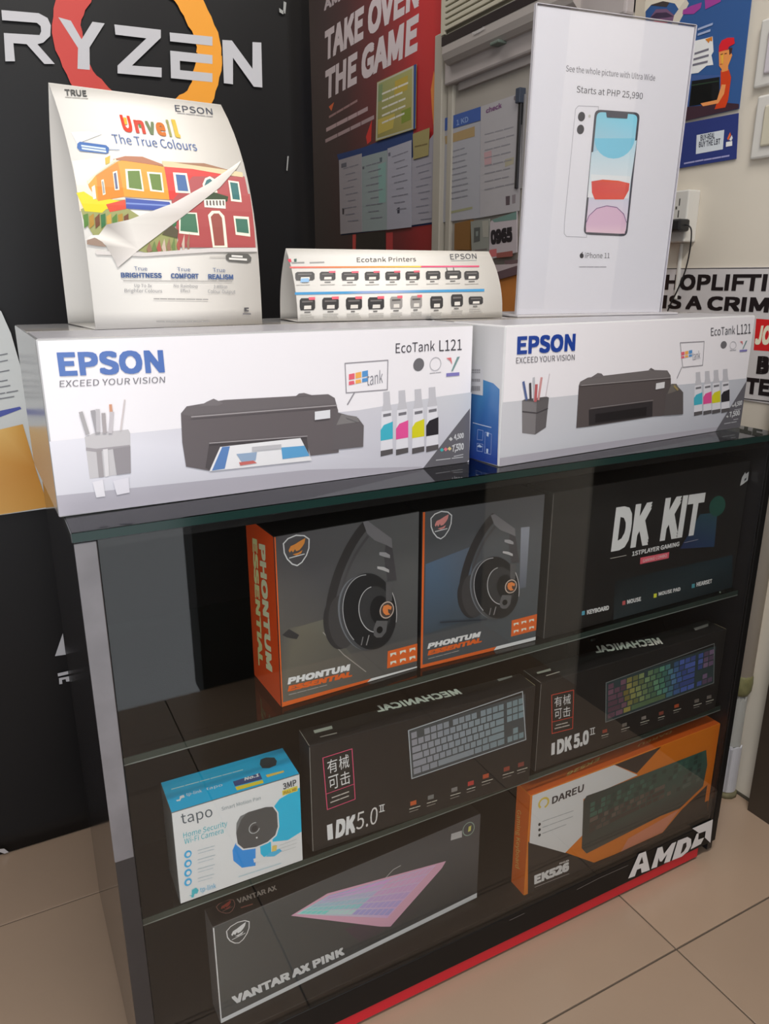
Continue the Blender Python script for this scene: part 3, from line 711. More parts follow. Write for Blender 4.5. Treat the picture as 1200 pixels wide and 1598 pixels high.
def headset_box(nm, label, x, y, yaw, w, side):
    r, fr_, ft, fs = carton(nm, label, x, y, .568, yaw, w, .2365, .0985, BKB, 'headset boxes on the upper shelf')
    H = .2365
    base = Print(fr_, 'printed_ground', SATIN, GI)
    return r, fr_, ft, fs, base, H
def ell(c, a, b, n=28, t0=0, t1=1, rot=0):
    out = []
    for k in range(n+1):
        t = (t0+(t1-t0)*k/n)*2*math.pi; x, y = a*math.cos(t), b*math.sin(t)
        out.append((c[0]+x*math.cos(rot)-y*math.sin(rot), c[1]+x*math.sin(rot)+y*math.cos(rot)))
    return out
def band(p, col, c, a0, b0, a1, b1, rot=0, t0=0, t1=1, n=28):
    A, B = ell(c, a0, b0, n, t0, t1, rot), ell(c, a1, b1, n, t0, t1, rot)
    for k in range(n): p.uv(col, [A[k], A[k+1], B[k+1], B[k]])
def headset(p, z, q):
    """picture of the headset; z reads the crop, q maps the crop of the first box onto this one"""
    P = lambda *pts: z(*[q(*a) for a in pts])
    arc = lambda *pts: P(*[(v.x, v.y) for v in smooth_path([(a, b, 0) for a, b in pts], 5)])
    p.line((40, 38, 38), arc((575, 690), (592, 560), (632, 420), (690, 290), (745, 200), (790, 145)), .013)
    p.line((58, 56, 57), arc((640, 600), (650, 520), (690, 400), (740, 300), (800, 215)), .004); p.up()
    p.px((92, 90, 92), P((772, 128), (800, 120), (940, 225), (944, 282), (905, 262), (840, 236), (796, 196)))
    p.px((54, 52, 54), P((905, 262), (944, 282), (970, 470), (915, 470), (895, 330)))
    p.px((120, 118, 120), P((868, 305), (905, 306), (930, 322), (930, 340), (900, 334), (868, 322))).px((140, 138, 138), P((856, 388), (895, 392), (925, 408), (925, 425), (890, 412), (856, 402)))
    p.disc((42, 40, 40), *P((625, 725), (705, 700), (600, 575)), 32).disc((52, 50, 50), *P((650, 715), (725, 690), (628, 560)), 32); p.up()
    p.disc((86, 88, 92), *P((772, 668), (905, 625), (722, 452)), 40).disc((58, 58, 60), *P((782, 668), (915, 625), (734, 450)), 40); p.up()
    p.disc((27, 27, 28), *P((815, 655), (962, 606), (768, 432)), 40); p.up()
    p.ring((132, 132, 134), *P((806, 655), (946, 608), (760, 442)), .0011, 30, .22, .60).ring((150, 148, 148), *P((822, 655), (962, 606), (776, 434)), .0010, 20, -.08, .10)
    p.disc((42, 42, 43), *P((846, 640), (938, 612), (822, 505)), 36).ring((146, 146, 146), *P((842, 640), (932, 612), (818, 508)), .0011, 24, .25, .70); p.up()
    p.disc((22, 22, 23), *P((872, 645), (930, 628), (858, 560)), 28)
    p.px((66, 65, 66), P((905, 478), (945, 476), (940, 590), (905, 590))).px((72, 71, 72), P((832, 752), (850, 705), (915, 705), (906, 770), (880, 802), (850, 804), (834, 790)))
    p.up().disc((18, 18, 18), *P((868, 758), (886, 753), (866, 738)))
    p.disc((150, 136, 126), *P((910, 642), (952, 634), (910, 592)), 26); p.up().disc((60, 50, 46), *P((910, 642), (946, 635), (910, 599)), 26)
    p.up().px((196, 100, 52), P((884, 640), (890, 618), (915, 610), (938, 622), (934, 640), (915, 636), (918, 656), (930, 668), (905, 672), (890, 660)))
    p.line((110, 108, 108), P((805, 790), (790, 846)), .0016).line((96, 94, 94), P((770, 800), (760, 846)), .0016)

# left headset box
r, fr_, ft, fs, b, H = headset_box('headset_box', 'black and orange headset box with orange side panel, left on upper shelf', .2259, .0357, .0372, .2105, True)
w = .2105; z = Z(360, 780, 3.75)
b.uv((68, 66, 66), [(.0008, .0008), (w-.0008, .0008), (w-.0008, H-.0008), (.0008, H-.0008)], [(78, 74, 66), (60, 60, 60), (74, 74, 74), (62, 60, 62)]).up()
b.px((86, 82, 70), z((290, 760), (400, 740), (540, 700), (780, 1000), (300, 1120)), [(66, 64, 62), (84, 80, 70), (84, 82, 74), (66, 64, 62), (78, 74, 66)])
b.up().px((44, 42, 42), z((300, 790), (340, 755), (400, 790), (385, 815), (330, 805))).line((124, 120, 114), z((540, 775), (660, 905), (790, 1005)), .0012); b.build()
p = Print(fr_, 'printed_headset', SATIN, GI, base=4); headset(p, z, lambda x, y: (x, y)); p.build()
p = Print(fr_, 'lettering', SATIN, GI, base=3)
p.text((208, 206, 202), 'PHONTUM', *z((332, 1080), (692, 998), (330, 1042)), bold=.045, slant=.14).text(ORANGE, 'ESSENTIAL', *z((332, 1122), (708, 1032), (332, 1090)), bold=.05, slant=.14)
p.greek((130, 126, 120), z((340, 1140))[0], z((570, 1080))[0], .001, 4); p.build()
p = Print(fr_, 'printed_trim', SATIN, GI, base=3)
p.px(ORANGE, z((284, 1190), (820, 1045), (798, 1078), (290, 1216))).px((206, 204, 200), z((820, 1045), (1094, 972), (1092, 998), (798, 1078)))
p.px(ORANGE, z((918, 885), (1098, 838), (1094, 940), (914, 986)))
p.up()
for i in range(2):
    for j in range(3):
        x0, y0 = 932+j*56, 898+i*48-j*14
        p.px((232, 190, 160), z((x0, y0), (x0+34, y0-8), (x0+36, y0+10), (x0+18, y0+4), (x0+2, y0+22)))
p.uv(ORANGE, [(.0005, 0), (.0022, 0), (.0022, H), (.0005, H)])
p.build()
p = Print(fr_, 'shield_logo', SATIN, GI, base=3); c = fr_.px(z((385, 296))[0]); shield(p, c, .036, .040, .0016, (210, 196, 184), (216, 110, 50)); p.build()
p = Print(fs, 'printed_side', SATIN, GI); d = .0985
p.uv((196, 60, 22), [(.0006, .0006), (d-.0006, .0006), (d-.0006, H-.0006), (.0006, H-.0006)]).up()
p.text((216, 200, 140), 'PHONTUM', *z((166, 255), (210, 985), (203, 265)), bold=.04).text((216, 190, 120), 'ESSENTIAL', *z((128, 222), (165, 965), (156, 232)), bold=.04)
p.build()

# right headset box
r, fr_, ft, fs, b, H = headset_box('headset_box', 'black and orange headset box showing blue grey front beside the wide black kit box', .4382, .0392, -.0351, .2040, False)
w = .2040; z = Z(640, 740, 4.99)
b.uv(None, [(.0008, .0008), (w-.0008, .0008), (w-.0008, H-.0008), (.0008, H-.0008)], [(52, 56, 60), (54, 60, 64), (70, 70, 72), (62, 62, 64)]).up()
b.px(None, z((120, 700), (480, 560), (480, 1120), (110, 1250)), [(62, 78, 96), (70, 76, 86), (56, 62, 68), (52, 60, 68)])
b.px(None, z((862, 415), (930, 408), (900, 880), (850, 890)), [(112, 114, 122), (112, 114, 122), (74, 78, 86), (74, 78, 86)]); b.build()
p = Print(fr_, 'printed_headset', SATIN, GI, base=4)
headset(p, z, lambda x, y: (x*1.315-425, y*1.30+170) if False else ((x-540)*1.12+365, (y-128)*1.075+318)); p.line((40, 42, 48), z((230, 1150), (400, 1140), (590, 1128)), .0022); p.build()
p = Print(fr_, 'lettering', SATIN, GI, base=3)
p.text((208, 206, 202), 'PHONTUM', *z((132, 1360), (538, 1266), (135, 1318)), bold=.045, slant=.14).text(ORANGE, 'ESSENTIAL', *z((134, 1412), (555, 1306), (134, 1374)), bold=.05, slant=.14)
p.greek((130, 126, 120), z((140, 1436))[0], z((380, 1372))[0], .001, 4); p.build()
p = Print(fr_, 'printed_trim', SATIN, GI, base=3)
p.px(ORANGE, z((74, 1488), (668, 1342), (648, 1372), (70, 1522))).px((200, 204, 200), z((672, 1340), (985, 1262), (982, 1288), (650, 1372)))
p.px(ORANGE, z((790, 1138), (994, 1086), (985, 1212), (784, 1264))); p.up()
for i in range(2):
    for j in range(3):
        x0, y0 = 804+j*60, 1160+i*56-j*14
        p.px((232, 190, 160), z((x0, y0), (x0+38, y0-8), (x0+38, y0+12), (x0+18, y0+4), (x0+2, y0+24)))
p.uv((210, 78, 30), [(.0003, 0), (.0038, 0), (.0038, H), (.0003, H)]); p.build()
p = Print(fr_, 'shield_logo', SATIN, GI, base=3); c = fr_.px(z((240, 396))[0]); shield(p, c, .034, .0395, .0016, (206, 204, 206), (212, 112, 108)); p.build()

# wide kit box
r, fr_, ft, fs = carton('kit_box', 'wide black box with tall slanted pale letters, right of the headset boxes', .6545, .0292, .568, .0044, .437, .2371, .06, BKB)
z = Z(820, 660, 3.158); KW = (206, 204, 186)
p = Print(fr_, 'lettering', SATIN, GI)
p.text(KW, 'DK', *z((420, 635), (602, 600), (438, 418)), bold=.035, slant=.08).text(KW, 'KIT', *z((660, 583), (855, 548), (682, 372)), bold=.035, slant=.08)
p.text((190, 188, 176), '1STPLAYER GAMING', *z((524, 656), (756, 606), (526, 634)), bold=.02)
p.line((150, 146, 138), z((418, 668), (496, 652)), .0009).line((150, 146, 150), z((782, 590), (850, 574)), .0009)
p.px((206, 72, 84), z((566, 664), (708, 636), (705, 666), (564, 696))).up().text((240, 190, 190), 'GAMING COMBO', *z((576, 688), (696, 660), (577, 672)), bold=.01)
for s_, a, bb_, t, dot, dc in (('KEYBOARD', (302, 944), (410, 920), (302, 922), (284, 936), (70, 130, 150)), ('MOUSE', (500, 892), (568, 876), (500, 872), (484, 886), (150, 70, 70)), ('MOUSE PAD', (655, 852), (762, 826), (655, 834), (638, 850), (170, 180, 50)), ('HEARSET', (842, 806), (918, 788), (842, 786), (826, 802), (60, 120, 130))):
    p.text((186, 184, 176), s_, *z(a, bb_, t), bold=.03); x0, y0 = dot; p.px(dc, z((x0-7, y0-8), (x0+8, y0-11), (x0+7, y0+9), (x0-8, y0+12)))
p.build()
p = Print(fr_, 'printed_ground', SATIN, GI)
p.px(None, z((440, 780), (1020, 650), (1040, 850), (430, 990)), [(22, 26, 28), (22, 36, 42), (16, 26, 30), (34, 40, 42)])
p.px(None, z((860, 450), (945, 440), (930, 610), (760, 620)), [(34, 56, 66), (36, 58, 66), (30, 46, 70), (28, 36, 66)])
p.disc((26, 60, 52), *z((945, 410), (985, 400), (945, 360))); p.build()
p = Print(fr_, 'emblem', SATIN, GI, base=3)
p.px((200, 200, 204), z((1056, 310), (1066, 268), (1082, 242), (1084, 252), (1100, 240), (1094, 282), (1072, 300))); p.up().px((60, 60, 66), z((1078, 276), (1088, 268), (1086, 280), (1076, 288))); p.build()
p = Print(fr_, 'worn_edge', SATIN, GI); H = .2371
p.uv((96, 94, 90), [(.0002, .002), (.0014, .002), (.0014, H-.002), (.0002, H-.002)]); p.build()

# security camera box on the lower shelf
r, fr_, ft, fs = carton('camera_box', 'white and sky blue security camera box at left on lower shelf', .0718, .0212, .331, -.0139, .1695, .1406, .066, mat('grey_card_side', (.17, .18, .18), .5))
z = Z(180, 1140, 3.75); w, H, d = .1695, .1406, .066; BLU = (26, 142, 186)
p = Print(fr_, 'printed_ground', SATIN, GI)
p.uv((206, 222, 222), [(.0005, .0005), (w-.0005, .0005), (w-.0005, H-.0005), (.0005, H-.0005)]).up()
p.px(BLU, z((900, 480), (960, 400), (1086, 330), (1090, 590), (1010, 640), (920, 650)))
p.px((36, 110, 176), z((685, 700), (705, 655), (760, 640), (820, 680), (820, 790), (740, 802), (690, 760))).px(BLU, z((845, 660), (910, 650), (912, 715), (870, 740), (845, 715)))
p.px((60, 140, 190), z((900, 715), (960, 690), (975, 705), (930, 735), (880, 738)))
p.build()
p = Print(fr_, 'printed_camera', SATIN, GI, base=3)
cpts = [(706, 600), (708, 540), (730, 500), (780, 475), (880, 446), (920, 445), (945, 480), (950, 560), (935, 610), (890, 650), (820, 680), (750, 690), (715, 660)]
p.px((226, 230, 230), z(*[((x-828)*1.07+828, (y-570)*1.06+572) for x, y in cpts])).up().px((62, 62, 62), z(*cpts)).px((90, 92, 92), z((706, 600), (708, 540), (730, 500), (770, 480), (735, 520), (720, 560)))
p.up().ring((136, 138, 138), *z((812, 568), (842, 560), (812, 538)), .0013, 24, .2, .95).disc((40, 40, 42), *z((814, 570), (832, 566), (814, 552))).disc((190, 190, 186), *z((826, 624), (831, 623), (826, 619)))
p.px((222, 228, 228), z((820, 690), (846, 680), (850, 735), (880, 738), (880, 752), (810, 770), (806, 748), (824, 742))); p.build()
p = Print(fr_, 'lettering', SATIN, GI, base=3); TEAL = (52, 140, 150)
p.text((62, 70, 76), 'tapo', *z((388, 546), (570, 500), (380, 492)), bold=-.005, cap=.9)
p.text(TEAL, 'Home Security', *z((398, 628), (655, 555), (396, 598)), bold=.0).text(TEAL, 'Wi-Fi Camera', *z((404, 664), (632, 598), (402, 634)), bold=.0)
p.text((100, 112, 116), 'Smart Motion Pan', *z((622, 468), (850, 402), (620, 448)), bold=0)
p.text((60, 62, 66), '3MP', *z((982, 345), (1060, 318), (978, 310)), bold=.02); p.px((214, 160, 56), z((975, 352), (1064, 322), (1066, 352), (978, 380)))
p.up().text((130, 84, 40), 'FULL HD', *z((984, 372), (1058, 348), (984, 356)), bold=.02)
for k, yy in enumerate((722, 776, 830, 884)):
    p.disc((44, 132, 172), *z((424, yy), (446, yy-6), (424, yy-22))); p.up().disc((206, 222, 222), *z((426, yy), (438, yy-3), (426, yy-12)))
    p.greek((128, 140, 146), z((482, yy-22))[0], z((588, yy-52))[0], .0009, 3).greek((140, 150, 156), z((484, yy-4))[0], z((575, yy-30))[0], .0009, 2)
p.text((62, 130, 160), 'tp-link', *z((496, 944), (588, 918), (494, 916)), bold=0).px(TEAL, z((430, 962), (446, 960), (446, 930), (470, 916), (486, 930), (478, 950), (462, 952), (456, 972), (444, 974), (444, 966)))
for k in range(3): p.greek((150, 150, 150), z((960, 668+k*20))[0], z((1058, 632+k*22))[0], .0009, 3)
p.px((214, 150, 80), z((916, 672), (944, 668), (940, 700), (914, 706))).greek((120, 150, 160), z((720, 852))[0], z((968, 772))[0], .0009, 5); p.build()
p = Print(ft, 'printed_top', SATIN, GI); p.uv((22, 134, 176), [(.0005, .0005), (w-.0005, .0005), (w-.0005, d-.0005), (.0005, d-.0005)]).up()
p.greek((150, 206, 222), z((330, 345))[0], z((770, 225))[0], .0016, 6).text((190, 222, 230), 'tp-link', *z((416, 386), (508, 362), (414, 368)), bold=.01).text((170, 214, 226), 'tapo', *z((532, 352), (628, 326), (530, 336)), bold=.01)
p.px((206, 230, 236), z((356, 408), (376, 404), (378, 385), (400, 378), (406, 392), (386, 398), (380, 412), (360, 416)))
p.px((46, 58, 96), z((688, 300), (845, 250), (860, 285), (700, 328))).px((196, 158, 46), z((702, 332), (862, 290), (868, 308), (712, 352))).up().text((214, 216, 220), 'No.1', *z((756, 296), (842, 270), (756, 278)), bold=.03)
p.px((34, 42, 48), z((845, 200), (850, 172), (880, 160), (930, 160), (945, 180), (940, 205), (900, 222), (860, 222))).px((206, 150, 70), z((880, 262), (985, 236), (988, 246), (890, 276)))
p.build()

# slim keyboard boxes
def keyboard(p, face, c00, c10, c01, rows, colfn, ground, gap=.16, uv=False):
    """keys laid out on a parallelogram: c00 lower left, c10 lower right, c01 upper left (photograph points)"""
    A, B, C = [Vector(face.px(q)) for q in (c00, c10, c01)]; U, V = B-A, C-A
    if ground: p.uv(ground, [tuple(A), tuple(B), tuple(B+V), tuple(A+V)])
    p.up(); n = len(rows)
    for j, row in enumerate(rows):
        tot = sum(abs(k) for k in row); x = 0
        for k in row:
            if k > 0:
                x0, x1 = (x+gap*.5)/tot, (x+k-gap*.5)/tot; y0, y1 = (j+gap*.6)/n, (j+1-gap*.6)/n
                x0, x1 = .015+x0*.97, .015+x1*.97; y0, y1 = .05+y0*.9, .05+y1*.9
                p.uv(colfn((x0+x1)/2, (y0+y1)/2), [tuple(A+U*a+V*b) for a, b in ((x0, y0), (x1, y0), (x1, y1), (x0, y1))])
            x += abs(k)
TKL = [[1.3, 1.3, 1.3, 6, 1.3, 1.3, 1.3, 1.3, -.4, 1, 1, 1], [2.2]+[1]*10+[2.8, -1.4, 1, -1], [1.7]+[1]*11+[2.3, -.4, -1, -1, -1], [1.5]+[1]*12+[1.5, -.4, 1, 1, 1], [1]*13+[2, -.4, 1, 1, 1], [1, -1, 1, 1, 1, 1, -.5, 1, 1, 1, 1, -.5, 1, 1, 1, 1, -.4, 1, 1, 1]]
FULL = [r_+e for r_, e in zip(TKL, ([-.3, 2, 1, 1], [-.3, 1, 1, 1, 1], [-.3, 1, 1, 1, 1], [-.3, 1, 1, 1, 1], [-.3, 1, 1, 1, 1], [-.3, 1, 1, 1, 1]))]
def keyboard_box(label, x, y, yaw, w, h, d, z, s):
    """s: dict of crop points for this copy"""
    r, fr_, ft, fs = carton('keyboard_box', label, x, y, .331, yaw, w, h, d, BKB, 'black mechanical keyboard boxes')
    p = Print(fr_, 'seal_badge', SATIN, GI)
    q = s['badge']; p.loop(s['badge_col'], z(*q), .0011)
    L = lambda a, b, t: (q[3][0]+(q[0][0]-q[3][0])*t + ((q[2][0]+(q[1][0]-q[2][0])*t) - (q[3][0]+(q[0][0]-q[3][0])*t))*a, q[3][1]+(q[0][1]-q[3][1])*t + ((q[2][1]+(q[1][1]-q[2][1])*t) - (q[3][1]+(q[0][1]-q[3][1])*t))*a)
    p.line(s['badge_col'], z(L(0, 0, .30), L(1, 0, .30)), .0009)
    for ch_, a, t in (('有', .12, .66), ('械', .52, .66), ('可', .12, .34), ('击', .52, .34)):
        p.text((204, 202, 192), ch_, *z(L(a, 0, t), L(a+.36, 0, t), L(a, 0, t+.27)), bold=.008)
    p.greek((150, 146, 140), z(L(.2, 0, .19))[0], z(L(.8, 0, .19))[0], .0018, 2).greek((150, 146, 140), z(L(.14, 0, .11))[0], z(L(.84, 0, .11))[0], .0018, 2)
    p.build()
    p = Print(fr_, 'lettering', SATIN, GI); 
    p.px((206, 206, 202), z(*s['bar'])); p.text((206, 206, 202), 'DK', *z(*s['DK']), bold=.04, slant=.05).text((170, 168, 166) if s['thin'] else (206, 206, 202), '5.0', *z(*s['n']), bold=-.022 if s['thin'] else .035, slant=.06)
    (ax, ay), (bx, by), (tx, ty) = s['ii']; up = ay-ty; sl = by-ay; L2 = lambda u, v: (ax+(bx-ax)*u, ay+sl*u-up*v)
    for q in ((L2(.28, 0), L2(.28, 1)), (L2(.72, 0), L2(.72, 1)), (L2(0, 0), L2(1, 0)), (L2(0, 1), L2(1, 1))): p.line((196, 196, 190), z(*q), .0016)
    for (a, b_, c) in s['icons']:
        p.px(c, z((a, b_), (a+s['k']*.6, b_-s['k']*.18), (a+s['k']*.6, b_+s['k']*.25), (a, b_+s['k']*.42)))
        p.greek((176, 172, 160), z((a-4, b_+s['k']*.75))[0], z((a+s['k'], b_+s['k']*.42))[0], .0011, 2).greek((130, 128, 120), z((a-4, b_+s['k']*1.05))[0], z((a+s['k']*.8, b_+s['k']*.75))[0], .0009, 2)
    p.build()
    p = Print(fr_, 'printed_keyboard', SATIN, GI)
    keyboard(p, fr_, *z(*s['kb']), TKL, s['fn'], s['ground'])
    a_, b_, c_ = s['kb']; d_ = (b_[0]+c_[0]-a_[0], b_[1]+c_[1]-a_[1]); p.loop((136, 142, 146) if s['thin'] else (92, 96, 96), z(a_, b_, d_, c_), .0016); p.build()
    p = Print(ft, 'lettering', SATIN, GI); p.text((176, 174, 164), 'MECHANICAL', *z(*s['mech']), bold=.03)
    p.px((140, 138, 130), z(*s['tl'])); p.greek((130, 128, 120), z(s['tl2'][0])[0], z(s['tl2'][1])[0], .0022, 3)
    p.px((110, 108, 104), z(*s['tr'])); p.build()
    p = Print(fr_, 'worn_edge', SATIN, GI); p.uv((118, 116, 110), [(.0002, .002), (.0012, .002), (.0012, h-.002), (.0002, h-.002)]); p.build()
    p = Print(ft, 'worn_edge', SATIN, GI); p.uv((140, 138, 130), [(.0002, .0), (.0012, .0), (.0012, d), (.0002, d)]).uv((150, 140, 110), [(w-.0012, .0), (w-.0004, .0), (w-.0004, d*.6), (w-.0012, d*.6)]).uv((60, 58, 56), [(.0, .0002), (w, .0002), (w, .0009), (.0, .0009)]); p.build()
z = Z(440, 1020, 2.857)
def fn1(a, b):
    t = a; c0, c1 = (116, 116, 122), (98, 116, 120)
    k = 1.0 - .12*abs(b-.5)
    return tuple(int((u+(v-u)*t)*k) for u, v in zip(c0, c1))
# pale key tops on a dark bed
keyboard_box('flat black mechanical keyboard box with pale grey keyboard picture, left of its twin', .2586, .0263, -.0467, .3706, .1733, .042, z,
    dict(badge=((182, 465), (312, 424), (326, 648), (202, 695)), badge_col=(196, 62, 92), bar=((200, 765), (224, 757), (228, 825), (204, 832)), DK=((238, 824), (325, 796), (240, 742)), n=((330, 786), (424, 755), (330, 712)), thin=True, ii=((434, 706), (456, 700), (434, 678)),
         icons=((572, 660, (150, 70, 34)), (650, 634, (90, 90, 88)), (755, 600, (100, 98, 96)), (828, 572, (140, 44, 40)), (895, 540, (140, 60, 34)), (988, 508, (110, 48, 36)), (1052, 488, (100, 46, 40))), k=44,
         kb=((578, 556), (1086, 382), (563, 342)), fn=fn1, ground=(54, 58, 60), mech=((806, 180), (430, 262), (776, 158)), tl=((140, 343), (222, 322), (226, 335), (146, 356)), tl2=((172, 372), (270, 348)), tr=((958, 114), (1020, 95), (1028, 104), (968, 124))))
z = Z(800, 980, 3)
def fn2(a, b):
    k = .78 + .22*((int(a*97) + int(b*31)*7) % 3)/2
    if a < .16: c = (92, 66, 78)
    elif a < .5: c = tuple(int(u+(v-u)*(a-.16)/.34) for u, v in zip((122, 110, 58), (72, 116, 96)))
    elif a < .66: c = tuple(int(u+(v-u)*(a-.5)/.16) for u, v in zip((72, 116, 96), (60, 84, 140)))
    elif a < .86: c = (62, 78, 136)
    else: c = (96, 78, 102)
    return tuple(int(v*k) for v in c)
keyboard_box('flat black mechanical keyboard box with rainbow keyboard picture, right of its twin', .6509, .0235, -.0169, .4225, .1640, .046, z,
    dict(badge=((182, 314), (285, 290), (280, 470), (184, 494)), badge_col=(176, 56, 40), bar=((182, 540), (198, 535), (196, 590), (180, 596)), DK=((206, 592), (276, 568), (206, 524)), n=((284, 565), (355, 540), (282, 500)), thin=False, ii=((362, 500), (384, 494), (362, 472)),
         icons=((420, 478, (120, 50, 36)), (512, 448, (96, 90, 84)), (602, 416, (100, 94, 90)), (684, 394, (104, 54, 44)), (756, 360, (130, 60, 34)), (850, 336, (90, 84, 78)), (908, 318, (90, 84, 80))), k=36,
         kb=((434, 440), (940, 256), (436, 256)), fn=fn2, ground=(40, 52, 54), mech=((705, 75), (392, 118), (682, 46)), tl=((112, 208), (176, 190), (180, 200), (116, 216)), tl2=((158, 224), (218, 206)), tr=((846, 2), (915, -20), (916, -8), (856, 12))))

# long keyboard box with pink keyboard, standing on the cabinet floor
r, fr_, ft, fs = carton('keyboard_box', 'long dark grey keyboard box with pink keyboard picture on cabinet floor at left', .1123, .0321, .09, .0399, .4538, .1726, .036, mat('dark_card_with_pale_sides', (.16, .15, .15), .4))
z = Z(180, 1240, 1.935); w, H, d = .4538, .1726, .036
p = Print(fr_, 'printed_ground', SATIN, GI)
p.uv(None, [(.0022, .0005), (w-.0005, .0005), (w-.0005, H-.0005), (.0022, H-.0005)], [(58, 60, 60), (44, 46, 48), (66, 66, 68), (58, 60, 60)]).up()
p.px((190, 188, 186), z((318, 678), (1098, 293), (1097, 307), (320, 690))).uv((206, 200, 190), [(.0003, .001), (.0022, .001), (.0022, H-.001), (.0003, H-.001)])
p.px(None, z((690, 405), (960, 320), (900, 365), (740, 445)), [(60, 48, 58), (46, 48, 50), (46, 48, 50), (56, 50, 56)]); p.build()
p = Print(fr_, 'printed_keyboard', SATIN, GI, base=3)
p.px((196, 132, 150), z((530, 365), (640, 298), (998, 200), (985, 222), (830, 398), (800, 398))).up().px(None, z((545, 360), (645, 304), (968, 212), (820, 372)), [(150, 190, 186), (130, 160, 190), (186, 150, 182), (200, 140, 176)]).up()
cn = [Vector(q) for q in z((552, 359), (822, 366), (648, 304), (965, 213))]
for i in range(6):
    for j in range(17):
        k = [(i+a)/6 for a in (.1, .9)], [(j+a)/17 for a in (.08, .92)]
        Q = lambda a, b: tuple((cn[0]*(1-a)+cn[1]*a)*(1-b) + (cn[2]*(1-a)+cn[3]*a)*b)
        t = (j+.5)/17; s_ = (i+.5)/6
        c = [int(u+(v-u)*s_) for u, v in zip((96, 176, 166), (188, 128, 174))] if t < .6 else [int(u+(v-u)*s_) for u, v in zip((132, 130, 176), (192, 138, 160))]
        a0, a1, b0, b1 = k[1][0], k[1][1], k[0][0], k[0][1]
        # along the keyboard (a) runs left to right on both edges, across it (b) goes front to back
        P4 = [Q(a0, b0), Q(a1, b0), Q(a1, b1), Q(a0, b1)]
        if i == 0 and 5 <= j <= 9: c = (150, 180, 180)
        p.px(tuple(c), P4)
p.line((150, 150, 150), z((815, 250), (838, 225), (860, 213)), .0012); p.build()
p = Print(fr_, 'lettering', SATIN, GI, base=3)
p.text((204, 200, 196), 'VANTAR AX PINK', *z((356, 634), (692, 482), (346, 612)), bold=.04, slant=.12)
p.px((150, 150, 150), z((1014, 118), (1046, 108), (1046, 128), (1012, 138))).ring((120, 140, 130), *z((1066, 103), (1083, 97), (1066, 84)), .0016).px((196, 176, 90), z((1066, 96), (1074, 92), (1072, 108), (1064, 112))); p.build()
p = Print(fr_, 'shield_logo', SATIN, GI, base=3); shield(p, fr_.px(z((371, 416))[0]), .034, .036, .0014, (206, 206, 204), (190, 190, 190)); p.build()
p = Print(ft, 'lettering', SATIN, GI); p.uv((22, 20, 20), [(.0005, .0005), (w-.0005, .0005), (w-.0005, d-.0005), (.0005, d-.0005)]).up()
p.text((150, 142, 134), 'VANTAR AX', *z((370, 330), (488, 288), (366, 316)), bold=.02).greek((120, 70, 60), z((380, 342))[0], z((425, 328))[0], .002, 1); shield(p, ft.px(z((336, 340))[0]), .026, .024, .001, (130, 90, 84), (150, 60, 50)); p.build()

# orange keyboard box on the cabinet floor
r, fr_, ft, fs = carton('keyboard_box', 'orange and white keyboard box with black keyboard picture on cabinet floor at right', .6399, .0164, .09, -.0029, .4531, .2038, .036, mat('orange_card', rgb((206, 104, 28), GI), .4))
z = Z(800, 980, 3); w, H, d = .4531, .2038, .036; OR2 = (196, 94, 18)
p = Print(fr_, 'printed_ground', SATIN, GI)
p.uv(OR2, [(.0003, .0003), (w-.0003, .0003), (w-.0003, H-.0003), (.0003, H-.0003)]).up()
p.px((26, 24, 24), z((72, 1000), (250, 1052), (380, 1098), (480, 1080), (700, 960), (790, 850), (925, 720), (920, 860), (905, 1000), (300, 1180), (70, 1250)))
p.px((36, 30, 30), z((478, 640), (695, 555), (580, 680)))
p.up().px((206, 214, 212), z((92, 780), (475, 640), (585, 688), (330, 800), (325, 970), (245, 1052), (78, 1005)))
p.px((200, 108, 84), z((505, 1050), (540, 985), (780, 848), (700, 955), (560, 1020)))
p.uv((196, 90, 16), [(w-.012, .03), (w-.0004, .03), (w-.0004, H), (w-.012, H)]); p.build()
p = Print(fr_, 'printed_keyboard', SATIN, GI, base=4)
p.px((44, 50, 48), z((330, 810), (345, 785), (430, 755), (905, 570), (910, 640), (890, 740), (780, 845), (690, 880), (345, 1055), (322, 1030)), [(40, 46, 44)]*3+[(40, 74, 66), (44, 70, 64), (44, 52, 50), (44, 50, 48), (46, 50, 48), (48, 50, 48), (44, 48, 46)])
def fn3(a, b):
    k = .8 + .4*((int(a*113)+int(b*37)*5) % 3)/2
    base_ = (40, 66, 58) if b > .55 else ((66, 58, 54) if a < .7 else (52, 62, 58))
    return tuple(int(v*k) for v in base_)
keyboard(p, fr_, *z((345, 975), (882, 720), (352, 812)), FULL, fn3, None, .2); p.build()
p = Print(fr_, 'lettering', SATIN, GI, base=4)
p.text((44, 40, 42), 'DAREU', *z((182, 824), (330, 762), (180, 792)), bold=.02, slant=.12).ring((214, 150, 60), *z((144, 818), (166, 810), (144, 796)), .0036, 20, -.2, .62)
p.text((206, 204, 202), 'EK526', *z((100, 1200), (262, 1134), (100, 1158)), bold=.045).line((150, 148, 146), z((102, 1212), (262, 1148)), .0008).text((170, 168, 166), 'RGB', *z((218, 1106), (262, 1090), (218, 1098)), bold=.02)
for k in range(3): p.disc((40, 40, 42), *z((124, 918+k*25), (130, 916+k*25), (124, 911+k*25))); p.greek((116, 120, 122), z((138, 905+k*28))[0], z((300-k*12, 848+k*30))[0], .0011, 4)
p.build()
p = Print(ft, 'lettering', SATIN, GI)
p.uv((160, 70, 20), [(.0005, .0005), (w-.0005, .0005), (w-.0005, d-.0005), (.0005, d-.0005)]).up()
